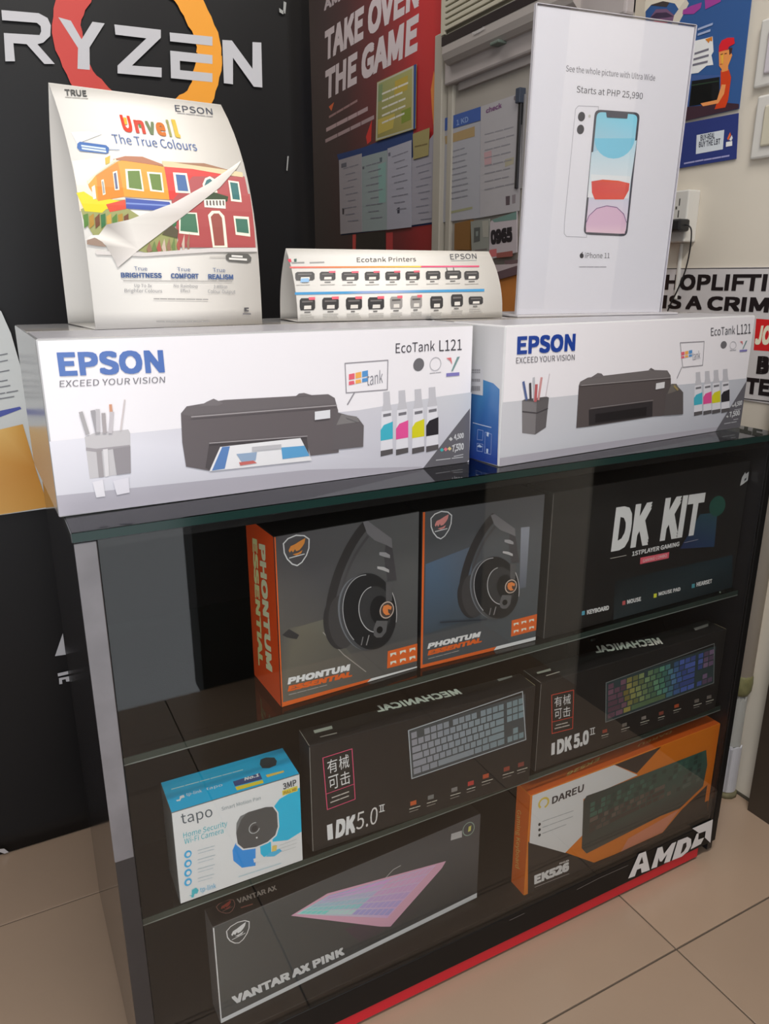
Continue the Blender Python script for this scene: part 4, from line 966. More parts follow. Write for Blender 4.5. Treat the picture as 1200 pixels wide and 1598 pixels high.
p.text((206, 150, 90), 'EK526', *z((410, 604), (258, 678), (402, 622)), bold=.02).text((190, 130, 76), 'DAREU', *z((746, 480), (590, 545), (742, 492)), bold=.02); p.build()
p = Print(fs, 'lettering', SATIN, GI); p.uv((180, 80, 20), [(.0003, .0003), (d-.0003, .0003), (d-.0003, H-.0003), (.0003, H-.0003)]).up()
p.text((216, 150, 84), 'Gaming Keyboard', *z((22, 850), (14, 1120), (40, 856)), bold=.0); p.build()

# ================================================================== PRINTER BOXES ON THE TOP
GT = 0.98
cartm = mat('film_wrapped_white_carton', (.44, .435, .44), .22, .5, coat=.5, coat_rough=.15, bump=.08, nscale=30)
cartm2 = mat('white_carton', (.68, .67, .68), .38, .5, bump=.05, nscale=30)
BH = .189
def printer_box(label, x, y, yaw, w, d, m, z, s, gm):
    r, fr_, ft, fs = carton('printer_box', label, x, y, CH, yaw, w, BH, d, m, 'printer boxes on the cabinet top', .0022)
    p = Print(fr_, 'printed_ground', gm, GT)
    p.uv((238, 234, 238), [(.002, .002), (w-.002, .002), (w-.002, BH-.002), (.002, BH-.002)]).up()
    p.px(None, z(*s['table']), s['table_c']).up().px((176, 172, 182), z(*s['lip'])); p.build()
    p = Print(fr_, 'printed_pen_cup', gm, GT, base=4)
    for c, q in s['cup']: p.px(c, z(*q)); p.up()
    for c, q, t in s['pens']: p.line(c, z(*q), t)
    p.build()
    p = Print(fr_, 'printed_printer', gm, GT, base=4)
    for c, q in s['printer']: p.px(c, z(*q)); p.up()
    for c, q, t in s['plines']: p.line(c, z(*q), t)
    p.build()
    p = Print(fr_, 'printed_ink_bottles', gm, GT, base=4)
    for c, (bx, by) in zip(((70, 176, 196), (226, 84, 150), (214, 206, 40), (44, 42, 48)), s['bot']):
        k = s['bk']; q = lambda *pts: z(*[(bx+a*k, by+b_*k) for a, b_ in pts])
        p.px((226, 224, 230), q((-14, -52), (14, -56), (17, 62), (-17, 66))); p.up()
        p.px((196, 194, 200), q((-10, -106), (8, -108), (10, -76), (14, -56), (-14, -52), (-9, -76)))
        p.px(c, q((-17, 0), (-8, -14), (17, -24), (17, 24), (-17, 30))).px((90, 86, 88), q((-17, 58), (17, 52), (17, 66), (-17, 74))).px((120, 118, 124), q((-10, -44), (12, -48), (12, -40), (-10, -36)))
        p.layer -= 1
    p.build()
    p = Print(fr_, 'lettering', gm, GT, base=5); 
    p.text(s['blue'], 'EPSON', *s['epson'], bold=.03).text(s['grey'], 'EXCEED YOUR VISION', *s['exceed'], bold=-.004).text((70, 68, 74), 'EcoTank', *s['eco'], bold=.0).text((62, 60, 66), 'L121', *s['l121'], bold=-.005)
    p.build()
    p = Print(fr_, 'speech_bubble', gm, GT, base=4)
    p.loop((150, 146, 152), z(*s['bub']), .0013).line((150, 146, 152), z(*s['tail']), .0018)
    a, k = s['ink'], s['ik']
    for i, c in enumerate(((228, 104, 120), (240, 176, 92), (92, 150, 206))):
        x0, y0 = a[0]+i*k*1.15, a[1]-i*k*.25
        p.px(c, z((x0, y0), (x0+k, y0-k*.2), (x0+k, y0-k*1.2), (x0, y0-k))); p.px(c, z((x0, y0+k*.9), (x0+k, y0+k*.7), (x0+k*.9, y0+k*.1), (x0, y0+k*.25)))
    p.text((140, 138, 146), 'tank', *z(*s['tank']), bold=-.01); p.build()
    p = Print(fr_, 'corner_panel', gm, GT, base=4); p.px((102, 100, 106), z(*s['tri'])); p.up()
    p.text((214, 214, 216), '4,500', *z(*s['t45']), bold=.02).text((214, 214, 216), '7,500', *z(*s['t75']), bold=.02)
    for q in s['tl']: p.greek((190, 190, 194), z(q[0])[0], z(q[1])[0], .0012, 2)
    for c, q in s['dots']: p.px(c, z((q[0]-s['dk'], q[1]), (q[0], q[1]-s['dk']), (q[0]+s['dk'], q[1]), (q[0], q[1]+s['dk'])))
    p.build()
    p = Print(fr_, 'badges', gm, GT, base=4); k = s['bdk']
    (x0, y0), (x1, y1), (x2, y2) = s['badges']
    p.disc((110, 108, 112), *z((x0, y0), (x0+k, y0-k*.15), (x0, y0-k*1.2))).ring((170, 168, 174), *z((x1, y1), (x1+k, y1-k*.15), (x1, y1-k*1.2)), .0008)
    p.px((214, 116, 120), z((x2-k*1.2, y2-k*1.1), (x2-k*.3, y2-k*1.2), (x2-k*.1, y2+k*.1), (x2-k*.5, y2-k*.6))).px((120, 150, 150), z((x2+k*.8, y2-k*1.3), (x2+k*1.3, y2-k*1.4), (x2, y2+k*1.3), (x2-k*.3, y2+k*1.3)))
    p.px((130, 124, 186), z((x2-k*1.2, y2+k*1.7), (x2+k*1.2, y2+k*1.5), (x2+k*1.2, y2+k*2.1), (x2-k*1.2, y2+k*2.3)))
    p.greek((170, 168, 174), z((x1-k, y1+k*1.7))[0], z((x1+k, y1+k*1.5))[0], .0009, 2); p.build()
    return r, fr_, ft, fs
z1 = Z(0, 0, 1)
rL, fL, ftL, fsL = printer_box('white printer box with an ink tank printer printing a page, left on cabinet top', -.0083, .0572, .0172, .5386, .285, cartm, z1, dict(  # paler inks than on the right box: glare on the film is painted in
    table=((66, 690), (284, 668), (560, 640), (690, 618), (736, 612), (734, 722), (92, 806)), table_c=[(226, 224, 232), (214, 212, 220), (206, 204, 212), (206, 206, 212), (204, 206, 212), (196, 194, 204), (206, 204, 212)],
    lip=((84, 774), (200, 762), (480, 733), (658, 728), (658, 733), (480, 758), (300, 779), (92, 806)),
    cup=[((196, 192, 194), ((132, 682), (146, 676), (200, 670), (203, 676), (204, 738), (140, 747), (134, 700))), ((160, 154, 158), ((134, 698), (150, 700), (202, 694), (203, 696), (150, 705), (134, 703))), ((158, 152, 154), ((150, 702), (158, 701), (162, 744), (154, 745))), ((146, 140, 144), ((176, 700), (203, 696), (204, 738), (182, 741))), ((216, 212, 214), ((160, 701), (168, 700), (170, 742), (164, 744))), ((228, 224, 230), ((144, 752), (160, 748), (164, 774), (150, 776))), ((222, 218, 226), ((176, 750), (200, 745), (202, 768), (182, 772)))],
    pens=[((170, 166, 168), ((126, 644), (136, 676)), .004), ((160, 156, 160), ((145, 642), (152, 674)), .005), ((190, 186, 190), ((152, 640), (153, 672)), .004), ((168, 160, 162), ((161, 646), (163, 674)), .004), ((206, 150, 120), ((172, 632), (173, 642)), .003), ((196, 190, 194), ((174, 644), (172, 674)), .004), ((206, 196, 196), ((194, 624), (188, 670)), .0016)],
    printer=[((112, 106, 108), ((282, 645), (291, 634), (350, 624), (512, 615), (522, 621), (527, 640), (524, 650), (284, 662))), ((122, 116, 118), ((310, 634), (322, 627), (333, 622), (348, 629), (340, 633))), ((112, 106, 108), ((460, 619), (466, 614), (474, 613), (488, 617))),
        ((104, 97, 99), ((282, 646), (300, 650), (524, 631), (527, 640), (528, 706), (484, 711), (478, 690), (342, 700), (330, 735), (290, 728), (284, 690))), ((84, 78, 80), ((326, 692), (478, 681), (482, 712), (352, 722), (330, 734), (320, 730))),
        ((104, 98, 100), ((520, 642), (532, 645), (558, 652), (567, 664), (566, 697), (518, 702))), ((128, 124, 124), ((532, 646), (556, 650), (560, 658), (524, 663))), ((232, 230, 232), ((343, 697), (468, 683), (486, 718), (326, 735))),
        ((96, 132, 186), ((346, 697), (358, 696), (350, 731), (330, 734))), ((96, 160, 206), ((438, 698), (474, 695), (482, 711), (440, 716))), ((150, 170, 196), ((368, 708), (400, 705), (398, 718), (376, 720))), ((200, 110, 104), ((372, 721), (394, 718), (400, 722), (374, 726))), ((222, 222, 226), ((490, 642), (514, 639), (514, 652), (490, 655)))],
    plines=[((160, 154, 156), ((298, 650), (524, 632)), .0014), ((160, 154, 156), ((326, 691), (478, 680)), .0012), ((190, 188, 192), ((394, 700), (436, 696)), .005), ((130, 126, 128), ((540, 650), (556, 656)), .0012)],
    bot=[(603, 671), (627, 669), (652, 667), (674, 664)], bk=.56, blue=(84, 116, 182), grey=(120, 118, 124),
    epson=((93, 587), (257, 581), (88, 550)), exceed=((93, 604), (257, 597), (93, 594)), eco=((617, 551), (678, 547), (617, 536)), l121=((685, 548), (720, 546), (685, 531)),
    bub=((538, 567), (605, 562), (604, 608), (540, 613)), tail=((553, 612), (542, 631)), ink=(544, 593), ik=9, tank=((572, 602), (597, 597), (572, 583)),
    tri=((733, 637), (732, 717), (728, 722), (660, 731)), t45=((708, 686), (723, 683), (708, 678)), t75=((705, 705), (723, 701), (705, 695)), tl=[((708, 694), (722, 691)), ((708, 712), (722, 709)), ((680, 718), (722, 713))],
    dots=[((200, 200, 200), (703, 685)), ((70, 176, 176), (689, 702)), ((220, 120, 130), (695, 701)), ((220, 200, 140), (701, 700))], dk=3.2, badges=((653, 569), (679, 568), (706, 568)), bdk=8.5), GLOSS)
zR = Z(720, 470, 2.5)
rR, fR, ftR, fsR = printer_box('white printer box with blue side panel, right on cabinet top', .5494, .0225, .0742, .5459, .27, cartm2, zR, dict(
    table=((160, 395), (455, 365), (860, 325), (1118, 300), (1092, 495), (148, 645)), table_c=[(206, 206, 212), (204, 204, 210), (198, 200, 208), (194, 196, 204), (184, 184, 194), (204, 204, 210)],
    lip=((148, 612), (700, 530), (1092, 478), (1092, 495), (148, 645)),
    cup=[((126, 122, 124), ((235, 388), (292, 392), (286, 520), (236, 514))), ((98, 94, 96), ((292, 392), (340, 376), (328, 492), (286, 520))), ((92, 88, 90), ((235, 388), (245, 383), (330, 372), (340, 376), (292, 392))), ((70, 66, 70), ((236, 428), (292, 434), (336, 416), (336, 420), (292, 438), (236, 432)))],
    pens=[((84, 102, 150), ((240, 316), (252, 382)), .004), ((70, 66, 74), ((266, 322), (268, 382)), .004), ((190, 190, 196), ((280, 300), (283, 384)), .004), ((186, 96, 100), ((290, 328), (286, 388)), .005), ((206, 150, 150), ((310, 300), (298, 382)), .004), ((206, 196, 200), ((341, 284), (326, 372)), .0016)],
    printer=[((112, 106, 106), ((456, 330), (462, 314), (492, 298), (745, 268), (802, 270), (815, 290), (815, 305), (468, 336))), ((112, 106, 108), ((500, 300), (530, 280), (545, 282), (555, 294))), ((104, 98, 98), ((728, 268), (738, 260), (752, 268))),
        ((88, 80, 80), ((456, 330), (815, 300), (815, 340), (790, 446), (745, 450), (500, 488), (446, 494))), ((52, 48, 50), ((495, 424), (744, 390), (742, 448), (495, 484))), ((36, 33, 35), ((520, 440), (720, 412), (718, 446), (520, 474))),
        ((90, 84, 84), ((816, 322), (832, 322), (862, 355), (862, 440), (788, 446), (795, 362))), ((112, 106, 100), ((816, 322), (836, 322), (848, 346), (800, 362))), ((220, 218, 220), ((756, 320), (790, 314), (788, 338), (754, 344)))],
    plines=[((146, 140, 140), ((464, 328), (812, 298)), .0013), ((130, 124, 124), ((500, 418), (744, 386)), .0012), ((160, 140, 90), ((826, 330), (840, 345)), .003)],
    bot=[(922, 378), (958, 374), (992, 370), (1028, 366)], bk=.95, blue=(30, 66, 152), grey=(96, 94, 100),
    epson=zR((215, 208), (441, 193), (217, 138)), exceed=zR((212, 243), (440, 229), (212, 220)), eco=zR((972, 135), (1066, 128), (972, 104)), l121=zR((1074, 130), (1127, 125), (1074, 92)),
    bub=((852, 162), (946, 157), (940, 250), (862, 258)), tail=((858, 258), (840, 300)), ink=(856, 212), ik=13, tank=((900, 230), (930, 224), (900, 200)),
    tri=((1116, 310), (1092, 490), (1088, 495), (990, 508)), t45=((1062, 412), (1092, 404), (1064, 394)), t75=((1044, 452), (1084, 444), (1044, 432)), tl=[((1064, 424), (1088, 420)), ((1060, 462), (1082, 458)), ((1024, 478), (1080, 468))],
    dots=[((200, 200, 200), (1058, 408)), ((200, 200, 200), (1036, 450))], dk=5, badges=((1022, 170), (1058, 172), (1098, 170)), bdk=12), GLOSS)
# blue side panel of the right box, with its carton label
p = Print(fsR, 'printed_side', GLOSS, GT); z = Z(680, 480, 6.667)
p.px(None, z((330, 690), (440, 720), (505, 755), (600, 788), (665, 850), (640, 1640), (350, 1570)), [(70, 130, 186), (70, 130, 186), (76, 140, 192), (70, 126, 184), (70, 126, 184), (44, 70, 156), (36, 62, 146)]).up()
z = Z(660, 620, 6)
p.line((196, 204, 226), z((470, 238), (560, 262), (640, 282)), .0012)
for a in (((515, 300), (510, 395), (560, 402), (566, 312)), ((585, 325), (645, 345), (638, 535), (580, 520)), ((510, 430), (565, 440), (560, 510), (508, 500))): p.loop((150, 166, 214), z(*a), .0008)
p.px((200, 214, 236), z((600, 325), (622, 330), (615, 370), (600, 360))).px((200, 214, 236), z((598, 480), (615, 484), (612, 525), (596, 520))).px((190, 206, 234), z((508, 462), (530, 440), (560, 462), (545, 470)))
p.build()
p = Print(fsR, 'barcode_label', SATIN, GT, base=3); z = Z(680, 480, 6.667)
p.px((214, 212, 216), z((372, 575), (462, 600), (498, 650), (492, 915), (370, 895))).up()
for yy, hh in ((640, 22), (668, 14), (740, 30), (815, 50)):
    for k in range(9): p.px((120, 116, 122), z((380+k*10, yy), (385+k*10, yy+1), (385+k*10, yy+hh), (380+k*10, yy+hh)))
p.build()
for r, w, d in ((rL, .5386, .285), (rR, .5459, .27)):
    box('sealing_tape', .001, d*.5-.024, BH, w-.001, d*.5+.024, BH+.0006, mat('clear_brown_tape', (.46, .43, .40), .2, coat=.4), r)
    box('top_flap', .003, .004, BH, w-.003, d*.5-.0005, BH+.0004, mat('grey_carton_top', (.44, .43, .46), .35, noise=.12, nscale=9), r)

# ================================================================== TENT CARDS AND THE ACRYLIC STAND
ZT = CH + BH + .001
def tent(name, label, x, y, yaw, w, h, dr, ex, db, n=14):
    r = empty(name, (x, y, ZT), yaw); tag(r, label, 'tent card', 'tent cards on the printer boxes'); r.matrix_basis = Matrix.Translation((x, y, ZT)) @ Matrix.Rotation(yaw, 4, 'Z')
    prof = [(dr*(k/n)**ex, h*k/n) for k in range(n+1)]
    cm = mat('cream_card', (.80, .765, .715), .55, .3)
    def strip(nm, P):
        bm = bmesh.new(); rows = [[bm.verts.new((a, d_, zz)) for a in (0, w)] for d_, zz in P]
        for i in range(len(P)-1): bm.faces.new((rows[i][0], rows[i][1], rows[i+1][1], rows[i+1][0]))
        bmesh.ops.recalc_face_normals(bm, faces=bm.faces)
        if sum(f.normal.y for f in bm.faces) > 0 and nm == 'front_panel': bmesh.ops.reverse_faces(bm, faces=bm.faces)
        bmesh.ops.solidify(bm, geom=bm.faces[:], thickness=.0005); return done(nm, bm, cm, r, True)
    strip('front_panel', prof)
    back = [(db - (db-dr)*(k/n)**ex, h*k/n) for k in range(n+1)]
    strip('back_panel', back)
    strip('base_flap', [(.002, .0006), (db-.002, .0006)])
    off = .0006
    return r, CurvedFace(r, prof)
rT, ft = tent('tent_card', 'tall cream tent card with colourful houses picture on left printer box', .0653, .1704, .0953, .2131, .2771, .0986, 3.19, .150)
GC = .92; z = Z(60, 120, 3.3333)
p = Print(ft, 'printed_picture', SATIN, GC, off=.0004)
def P(c, *pts): p.px(c, z(*pts))
p.px(None, z((175, 440), (420, 405), (450, 640), (215, 700)), [(222, 217, 210), (222, 217, 210), (226, 207, 188), (226, 204, 182)])
p.up(); P((216, 218, 217), (170, 290), (260, 285), (330, 300), (200, 350))
p.up(); P((150, 152, 100), (232, 740), (220, 690), (310, 640), (450, 640), (470, 690), (640, 800), (720, 800), (720, 910), (560, 915), (300, 850))
p.up(); P((214, 198, 40), (196, 605), (235, 598), (300, 640), (340, 632), (452, 652), (440, 668), (350, 690), (330, 708), (240, 700))
P((224, 148, 52), (252, 545), (300, 515), (412, 440), (455, 435), (652, 470), (680, 640), (445, 625), (310, 648), (262, 575))
P((206, 128, 40), (300, 515), (412, 445), (445, 625), (310, 648))
P((206, 60, 56), (652, 468), (1000, 500), (985, 640), (680, 640)); P((166, 78, 80), (800, 520), (1070, 520), (1128, 888), (760, 888), (700, 640))
P((168, 80, 80), (690, 640), (1098, 610), (1128, 888), (730, 886))
P((70, 88, 160), (452, 632), (680, 652), (700, 700), (540, 692), (455, 686)); P((120, 140, 196), (455, 655), (690, 668), (692, 676), (455, 663))
P((206, 78, 58), (350, 665), (450, 640), (455, 688), (370, 705)); p.up()
P((166, 108, 78), (384, 432), (450, 415), (540, 418), (640, 456), (655, 468), (455, 440)); P((226, 212, 176), (252, 548), (270, 528), (400, 428), (405, 440), (300, 512), (258, 562)); P((206, 188, 150), (640, 440), (800, 452), (1060, 500), (1062, 525), (990, 515), (800, 482), (650, 470))
P((196, 164, 58), (345, 425), (372, 412), (370, 450), (348, 460)); P((150, 110, 84), (700, 448), (860, 452), (1000, 490), (800, 462))
WIN = (232, 226, 206); GRN = (96, 122, 54)
for q in (((450, 482), (530, 484), (548, 598), (458, 586)), ((562, 496), (640, 502), (652, 604), (580, 596)), ((698, 500), (770, 504), (790, 608), (712, 604)), ((985, 540), (1040, 548), (1056, 654), (1000, 648)), ((1012, 724), (1092, 730), (1100, 832), (1024, 822)), ((728, 705), (822, 708), (835, 826), (730, 815)), ((880, 720), (900, 698), (940, 698), (965, 725), (982, 888), (905, 888)), ((852, 560), (865, 530), (890, 520), (915, 535), (930, 605), (860, 600)), ((385, 498), (408, 490), (420, 590), (396, 592)), ((325, 540), (338, 535), (348, 612), (334, 618)), ((275, 575), (292, 565), (300, 635), (284, 640))): P(WIN, *q)
p.up()
for c, q in ((GRN, ((462, 492), (524, 492), (538, 588), (470, 580))), (GRN, ((574, 506), (632, 510), (642, 594), (590, 588))), ((64, 100, 150), ((712, 510), (762, 514), (778, 598), (724, 594))), ((56, 108, 108), ((994, 550), (1034, 556), (1046, 642), (1008, 638))), ((70, 112, 96), ((1022, 738), (1084, 742), (1092, 815), (1030, 808))), ((76, 116, 92), ((738, 712), (815, 715), (828, 812), (736, 802))), ((150, 84, 76), ((894, 730), (910, 712), (936, 712), (952, 735), (966, 878), (914, 878))), ((60, 108, 112), ((862, 565), (872, 540), (890, 532), (905, 545), (918, 590), (868, 595))), ((90, 96, 130), ((390, 506), (402, 500), (412, 584), (400, 586))), ((150, 150, 150), ((328, 548), (336, 544), (344, 606), (336, 610))), ((60, 74, 52), ((860, 640), (900, 600), (985, 625), (980, 650), (900, 660))), ((226, 222, 210), ((858, 640), (970, 640), (972, 688), (862, 680)))): P(c, *q)
p.up()
for k in range(6): P((96, 84, 80), (870+k*17, 645), (878+k*17, 646), (880+k*17, 672), (872+k*17, 670))
for k in range(9):
    xx = 232+k*30 if k < 8 else 690; P(((86, 124, 60), (168, 130, 56), (110, 70, 50), (60, 110, 70), (190, 150, 70))[k % 5], (xx, 720+8*(k % 3)), (xx+24, 712), (xx+26, 770), (xx+4, 790))
for k in range(9): P(((150, 116, 96), (110, 130, 80), (170, 90, 80), (196, 176, 160))[k % 4], (560+k*26, 900-k*4), (575+k*26, 860-k*6), (590+k*24, 905), (570+k*26, 915))
P((90, 84, 66), (640, 820), (690, 770), (725, 800), (720, 840)); p.up()
P((206, 200, 196), (290, 905), (560, 915), (900, 890), (1135, 890), (1135, 910), (900, 912), (550, 935), (300, 925))
p.up(2); p.px(None, z((240, 850), (270, 826), (312, 824), (352, 770), (470, 745), (700, 660), (880, 560), (1052, 440), (1030, 480), (940, 580), (760, 720), (520, 900), (410, 992), (396, 960), (350, 880), (300, 842)),
    [(206, 200, 196), (226, 222, 216), (224, 220, 212), (150, 144, 140), (206, 202, 196), (214, 208, 204), (212, 208, 202), (232, 226, 216), (196, 190, 182), (196, 188, 182), (190, 182, 176), (216, 210, 204), (206, 200, 196), (190, 184, 180), (176, 170, 164), (222, 216, 208)])
p.up(); P((150, 128, 114), (250, 852), (290, 838), (330, 860), (350, 885), (300, 880), (250, 872)); p.build()
p = Print(ft, 'lettering', SATIN, GC, base=3, off=.0004); NAV = (72, 98, 150)
p.text((84, 84, 84), 'TRUE', *z((138, 100), (252, 106), (134, 68)), bold=.02).greek((140, 138, 134), z((140, 108))[0], z((256, 116))[0], .001, 3)
p.text((74, 78, 92), 'EPSON', *z((712, 182), (908, 200), (706, 148)), bold=.01).greek((140, 140, 146), z((722, 190))[0], z((912, 210))[0], .001, 4)
# two-tone word over the picture
a, b_, t = z((442, 286), (742, 318), (418, 204))
for i, (chs, c) in enumerate((('U', (206, 64, 44)), ('n', (196, 74, 60)), ('v', (110, 124, 92)), ('e', (196, 110, 50)), ('i', (150, 150, 96)), ('l', (206, 176, 74)))):
    xs = [(442, 286, 494, 293), (508, 294, 560, 300), (568, 300, 614, 306), (620, 306, 668, 312), (682, 313, 696, 315), (712, 316, 740, 320)][i]
    hgt = 86 if i in (0, 5) else (84 if i == 4 else 86)
    p.text(c, chs, *z((xs[0], xs[1]), (xs[2], xs[3]), (xs[0]-22, xs[1]-hgt)), bold=.03)
p.up(); p.px((226, 170, 60), z((440, 214), (456, 216), (462, 250), (448, 252))).px((90, 130, 70), z((520, 250), (545, 254), (548, 268), (524, 266)))
p.text(NAV, 'The True Colours', *z((390, 348), (828, 388), (376, 300)), bold=.012)
p.px((56, 98, 160), z((202, 350), (214, 340), (350, 358), (366, 372), (364, 396), (350, 402), (215, 388), (200, 372))).line((120, 140, 170), z((366, 380), (420, 382)), .0008)
p.px((96, 94, 90), z((972, 930), (985, 918), (1090, 922), (1106, 940), (1104, 962), (1088, 968), (990, 960), (975, 948))).line((180, 176, 170), z((890, 938), (972, 938)), .0008)
p.up(); 
for q in (((225, 362), (345, 378)), ((228, 376), (348, 392))): p.greek((190, 206, 224), z(q[0])[0], z(q[1])[0], .0024, 3)
for q in (((1005, 932), (1065, 936)), ((992, 946), (1088, 952))): p.greek((220, 216, 210), z(q[0])[0], z(q[1])[0], .0024, 3)
for (l1, l2, x0, x1, x2, x3, yy) in (('True', 'BRIGHTNESS', 498, 566, 428, 640, 0), ('True', 'COMFORT', 722, 790, 688, 832, 4), ('True', 'REALISM', 908, 972, 882, 1012, 8)):
    p.text((86, 104, 142), l1, *z((x0, 1006+yy), (x1, 1008+yy), (x0-4, 986+yy)), bold=.005).text((76, 98, 142), l2, *z((x2, 1044+yy), (x3, 1046+yy), (x2-2, 1018+yy)), bold=.03)
p.line((140, 138, 136), z((440, 1060), (700, 1062), (1005, 1064)), .0007)
p.text((146, 146, 150), 'Up To 3x', *z((498, 1092), (588, 1094), (498, 1076)), bold=-.01).text((146, 146, 150), 'Brighter Colours', *z((446, 1120), (642, 1122), (446, 1102)), bold=-.01)
p.text((146, 146, 150), 'No Rainbow', *z((702, 1094), (828, 1096), (702, 1078)), bold=-.01).text((146, 146, 150), 'Effect', *z((738, 1120), (788, 1121), (738, 1104)), bold=-.01)
p.text((146, 146, 150), '3 Million', *z((910, 1098), (980, 1099), (910, 1082)), bold=-.01).text((146, 146, 150), 'Colour Output', *z((880, 1124), (1022, 1126), (880, 1106)), bold=-.01)
p.greek((150, 148, 146), z((598, 1154))[0], z((905, 1158))[0], .0011, 7).greek((156, 154, 152), z((612, 1272))[0], z((900, 1272))[0], .0009, 6)
p.px((84, 82, 84), z((1068, 1200), (1092, 1200), (1092, 1206), (1080, 1206), (1080, 1214), (1092, 1214), (1092, 1220), (1070, 1220))).greek((110, 108, 110), z((1062, 1232))[0], z((1108, 1233))[0], .0016, 2)
p.build()

rT2, ft2 = tent('tent_card', 'long low cream tent card with two rows of small printer pictures', .3337, .2344, -.0941, .3239, .0972, .0483, 2.3, .092, 10)
rT2.location.z += .0004; rT2.matrix_basis = Matrix.Translation((.3337, .205, ZT+.0006)) @ Matrix.Rotation(-.0941, 4, 'Z')
ft2.M = rT2.matrix_basis.copy(); ft2.Mi = ft2.M.inverted(); z = Z(420, 370, 3.3333)
p = Print(ft2, 'printed_bars', SATIN, GC, off=.0004)
def ramp(pts_top, pts_bot, cols):
    for i in range(len(cols)-1): p.px(None, z(pts_top[i], pts_top[i+1], pts_bot[i+1], pts_bot[i]), [cols[i], cols[i+1], cols[i+1], cols[i]])
xs = (107, 350, 560, 785, 792, 950, 1092)
ramp([(x, 155-(x-107)*.006) for x in xs], [(x, 163-(x-107)*.006) for x in xs], [(222, 96, 96), (222, 120, 66), (226, 150, 70), (226, 196, 84), (214, 76, 110), (220, 96, 130), (206, 80, 110)])
xs = (133, 400, 490, 660, 800, 1118); ramp([(x, 288-(x-133)*.018) for x in xs], [(x, 301-(x-133)*.018) for x in xs], [(64, 140, 190), (76, 148, 196), (140, 160, 200), (150, 170, 206), (80, 150, 196), (60, 140, 190)])
p.build()
p = Print(ft2, 'lettering', SATIN, GC, base=2, off=.0004)
p.text((84, 80, 80), 'Ecotank Printers', *z((455, 132), (764, 128), (454, 108)), bold=.012).text((78, 80, 86), 'EPSON', *z((942, 118), (1080, 114), (938, 90)), bold=.01).line((150, 160, 160), z((945, 124), (1078, 122)), .0008)
p.px((200, 64, 84), z((94, 118), (112, 114), (116, 130), (104, 134))).px((70, 96, 90), z((128, 116), (142, 114), (142, 132), (130, 132))).greek((150, 148, 146), z((118, 135))[0], z((190, 133))[0], .002, 2).greek((160, 158, 156), z((212, 134))[0], z((284, 132))[0], .002, 2)
p.build()
cap_ = Print(ft2, 'captions', SATIN, GC, base=2, off=.0004)
row1 = [(185, 205, 100), (303, 204, 82), (420, 205, 88), (535, 204, 78), (642, 203, 78), (745, 202, 74), (852, 200, 76), (956, 198, 84), (1052, 200, 76)]
row2 = [(198, 350, 80), (318, 347, 86), (440, 346, 84), (555, 345, 84), (660, 342, 64), (764, 338, 60), (870, 340, 66), (976, 330, 62), (1074, 330, 74)]
for k, (cx_, cy_, ww) in enumerate(row1+row2):
    p = Print(ft2, 'printer_picture', SATIN, GC, base=2, off=.0004)
    tall = (k >= 9); hh = 44 if not tall else (62 if k not in (17,) else 40); w2 = ww/2; DC = (60, 58, 58)
    pale = k in (13, 14); body = (150, 146, 142) if pale else DC
    p.px(body, z((cx_-w2, cy_-hh*.32), (cx_-w2*.8, cy_-hh*.5), (cx_+w2*.8, cy_-hh*.52), (cx_+w2, cy_-hh*.3), (cx_+w2, cy_+hh*.3), (cx_+w2*.8, cy_+hh*.48), (cx_-w2*.9, cy_+hh*.5), (cx_-w2, cy_+hh*.2)))
    p.up(); p.px((214, 208, 200), z((cx_-w2*.4, cy_+hh*.12), (cx_+w2*.5, cy_+hh*.1), (cx_+w2*.5, cy_+hh*.4), (cx_-w2*.45, cy_+hh*.42)))
    p.px((110, 106, 104) if not pale else (90, 86, 84), z((cx_-w2*.7, cy_-hh*.28), (cx_+w2*.7, cy_-hh*.3), (cx_+w2*.7, cy_-hh*.18), (cx_-w2*.7, cy_-hh*.14)))
    if k in (0,): p.px((130, 170, 206), z((cx_-20, cy_+12), (cx_+20, cy_+10), (cx_+22, cy_+30), (cx_-24, cy_+32)))
    if k in (1, 2, 3, 4, 5, 9, 10, 11, 12, 13, 14): p.px((222, 96, 112), z((cx_+w2*.15, cy_-hh*.58), (cx_+w2*1.0, cy_-hh*.6), (cx_+w2*1.0, cy_-hh*.38), (cx_+w2*.2, cy_-hh*.36)))
    if k == 7: p.line(DC, z((cx_-30, cy_-15), (cx_-34, cy_-36)), .0012).line(DC, z((cx_+4, cy_-15), (cx_+2, cy_-36)), .0012)
    p.build()
    yy = cy_+hh*.5+10; cap_.greek((110, 108, 106), z((cx_-14, yy))[0], z((cx_+14, yy-1))[0], .0016, 1)
    cap_.greek((176, 172, 166), z((cx_-ww*.45, yy+13))[0], z((cx_+ww*.45, yy+11))[0], .001, 3)
    if tall: cap_.greek((176, 172, 166), z((cx_-ww*.45, yy+24))[0], z((cx_+ww*.45, yy+22))[0], .001, 3).greek((176, 172, 166), z((cx_-ww*.45, yy+33))[0], z((cx_+ww*.45, yy+31))[0], .001, 3)
cap_.build()

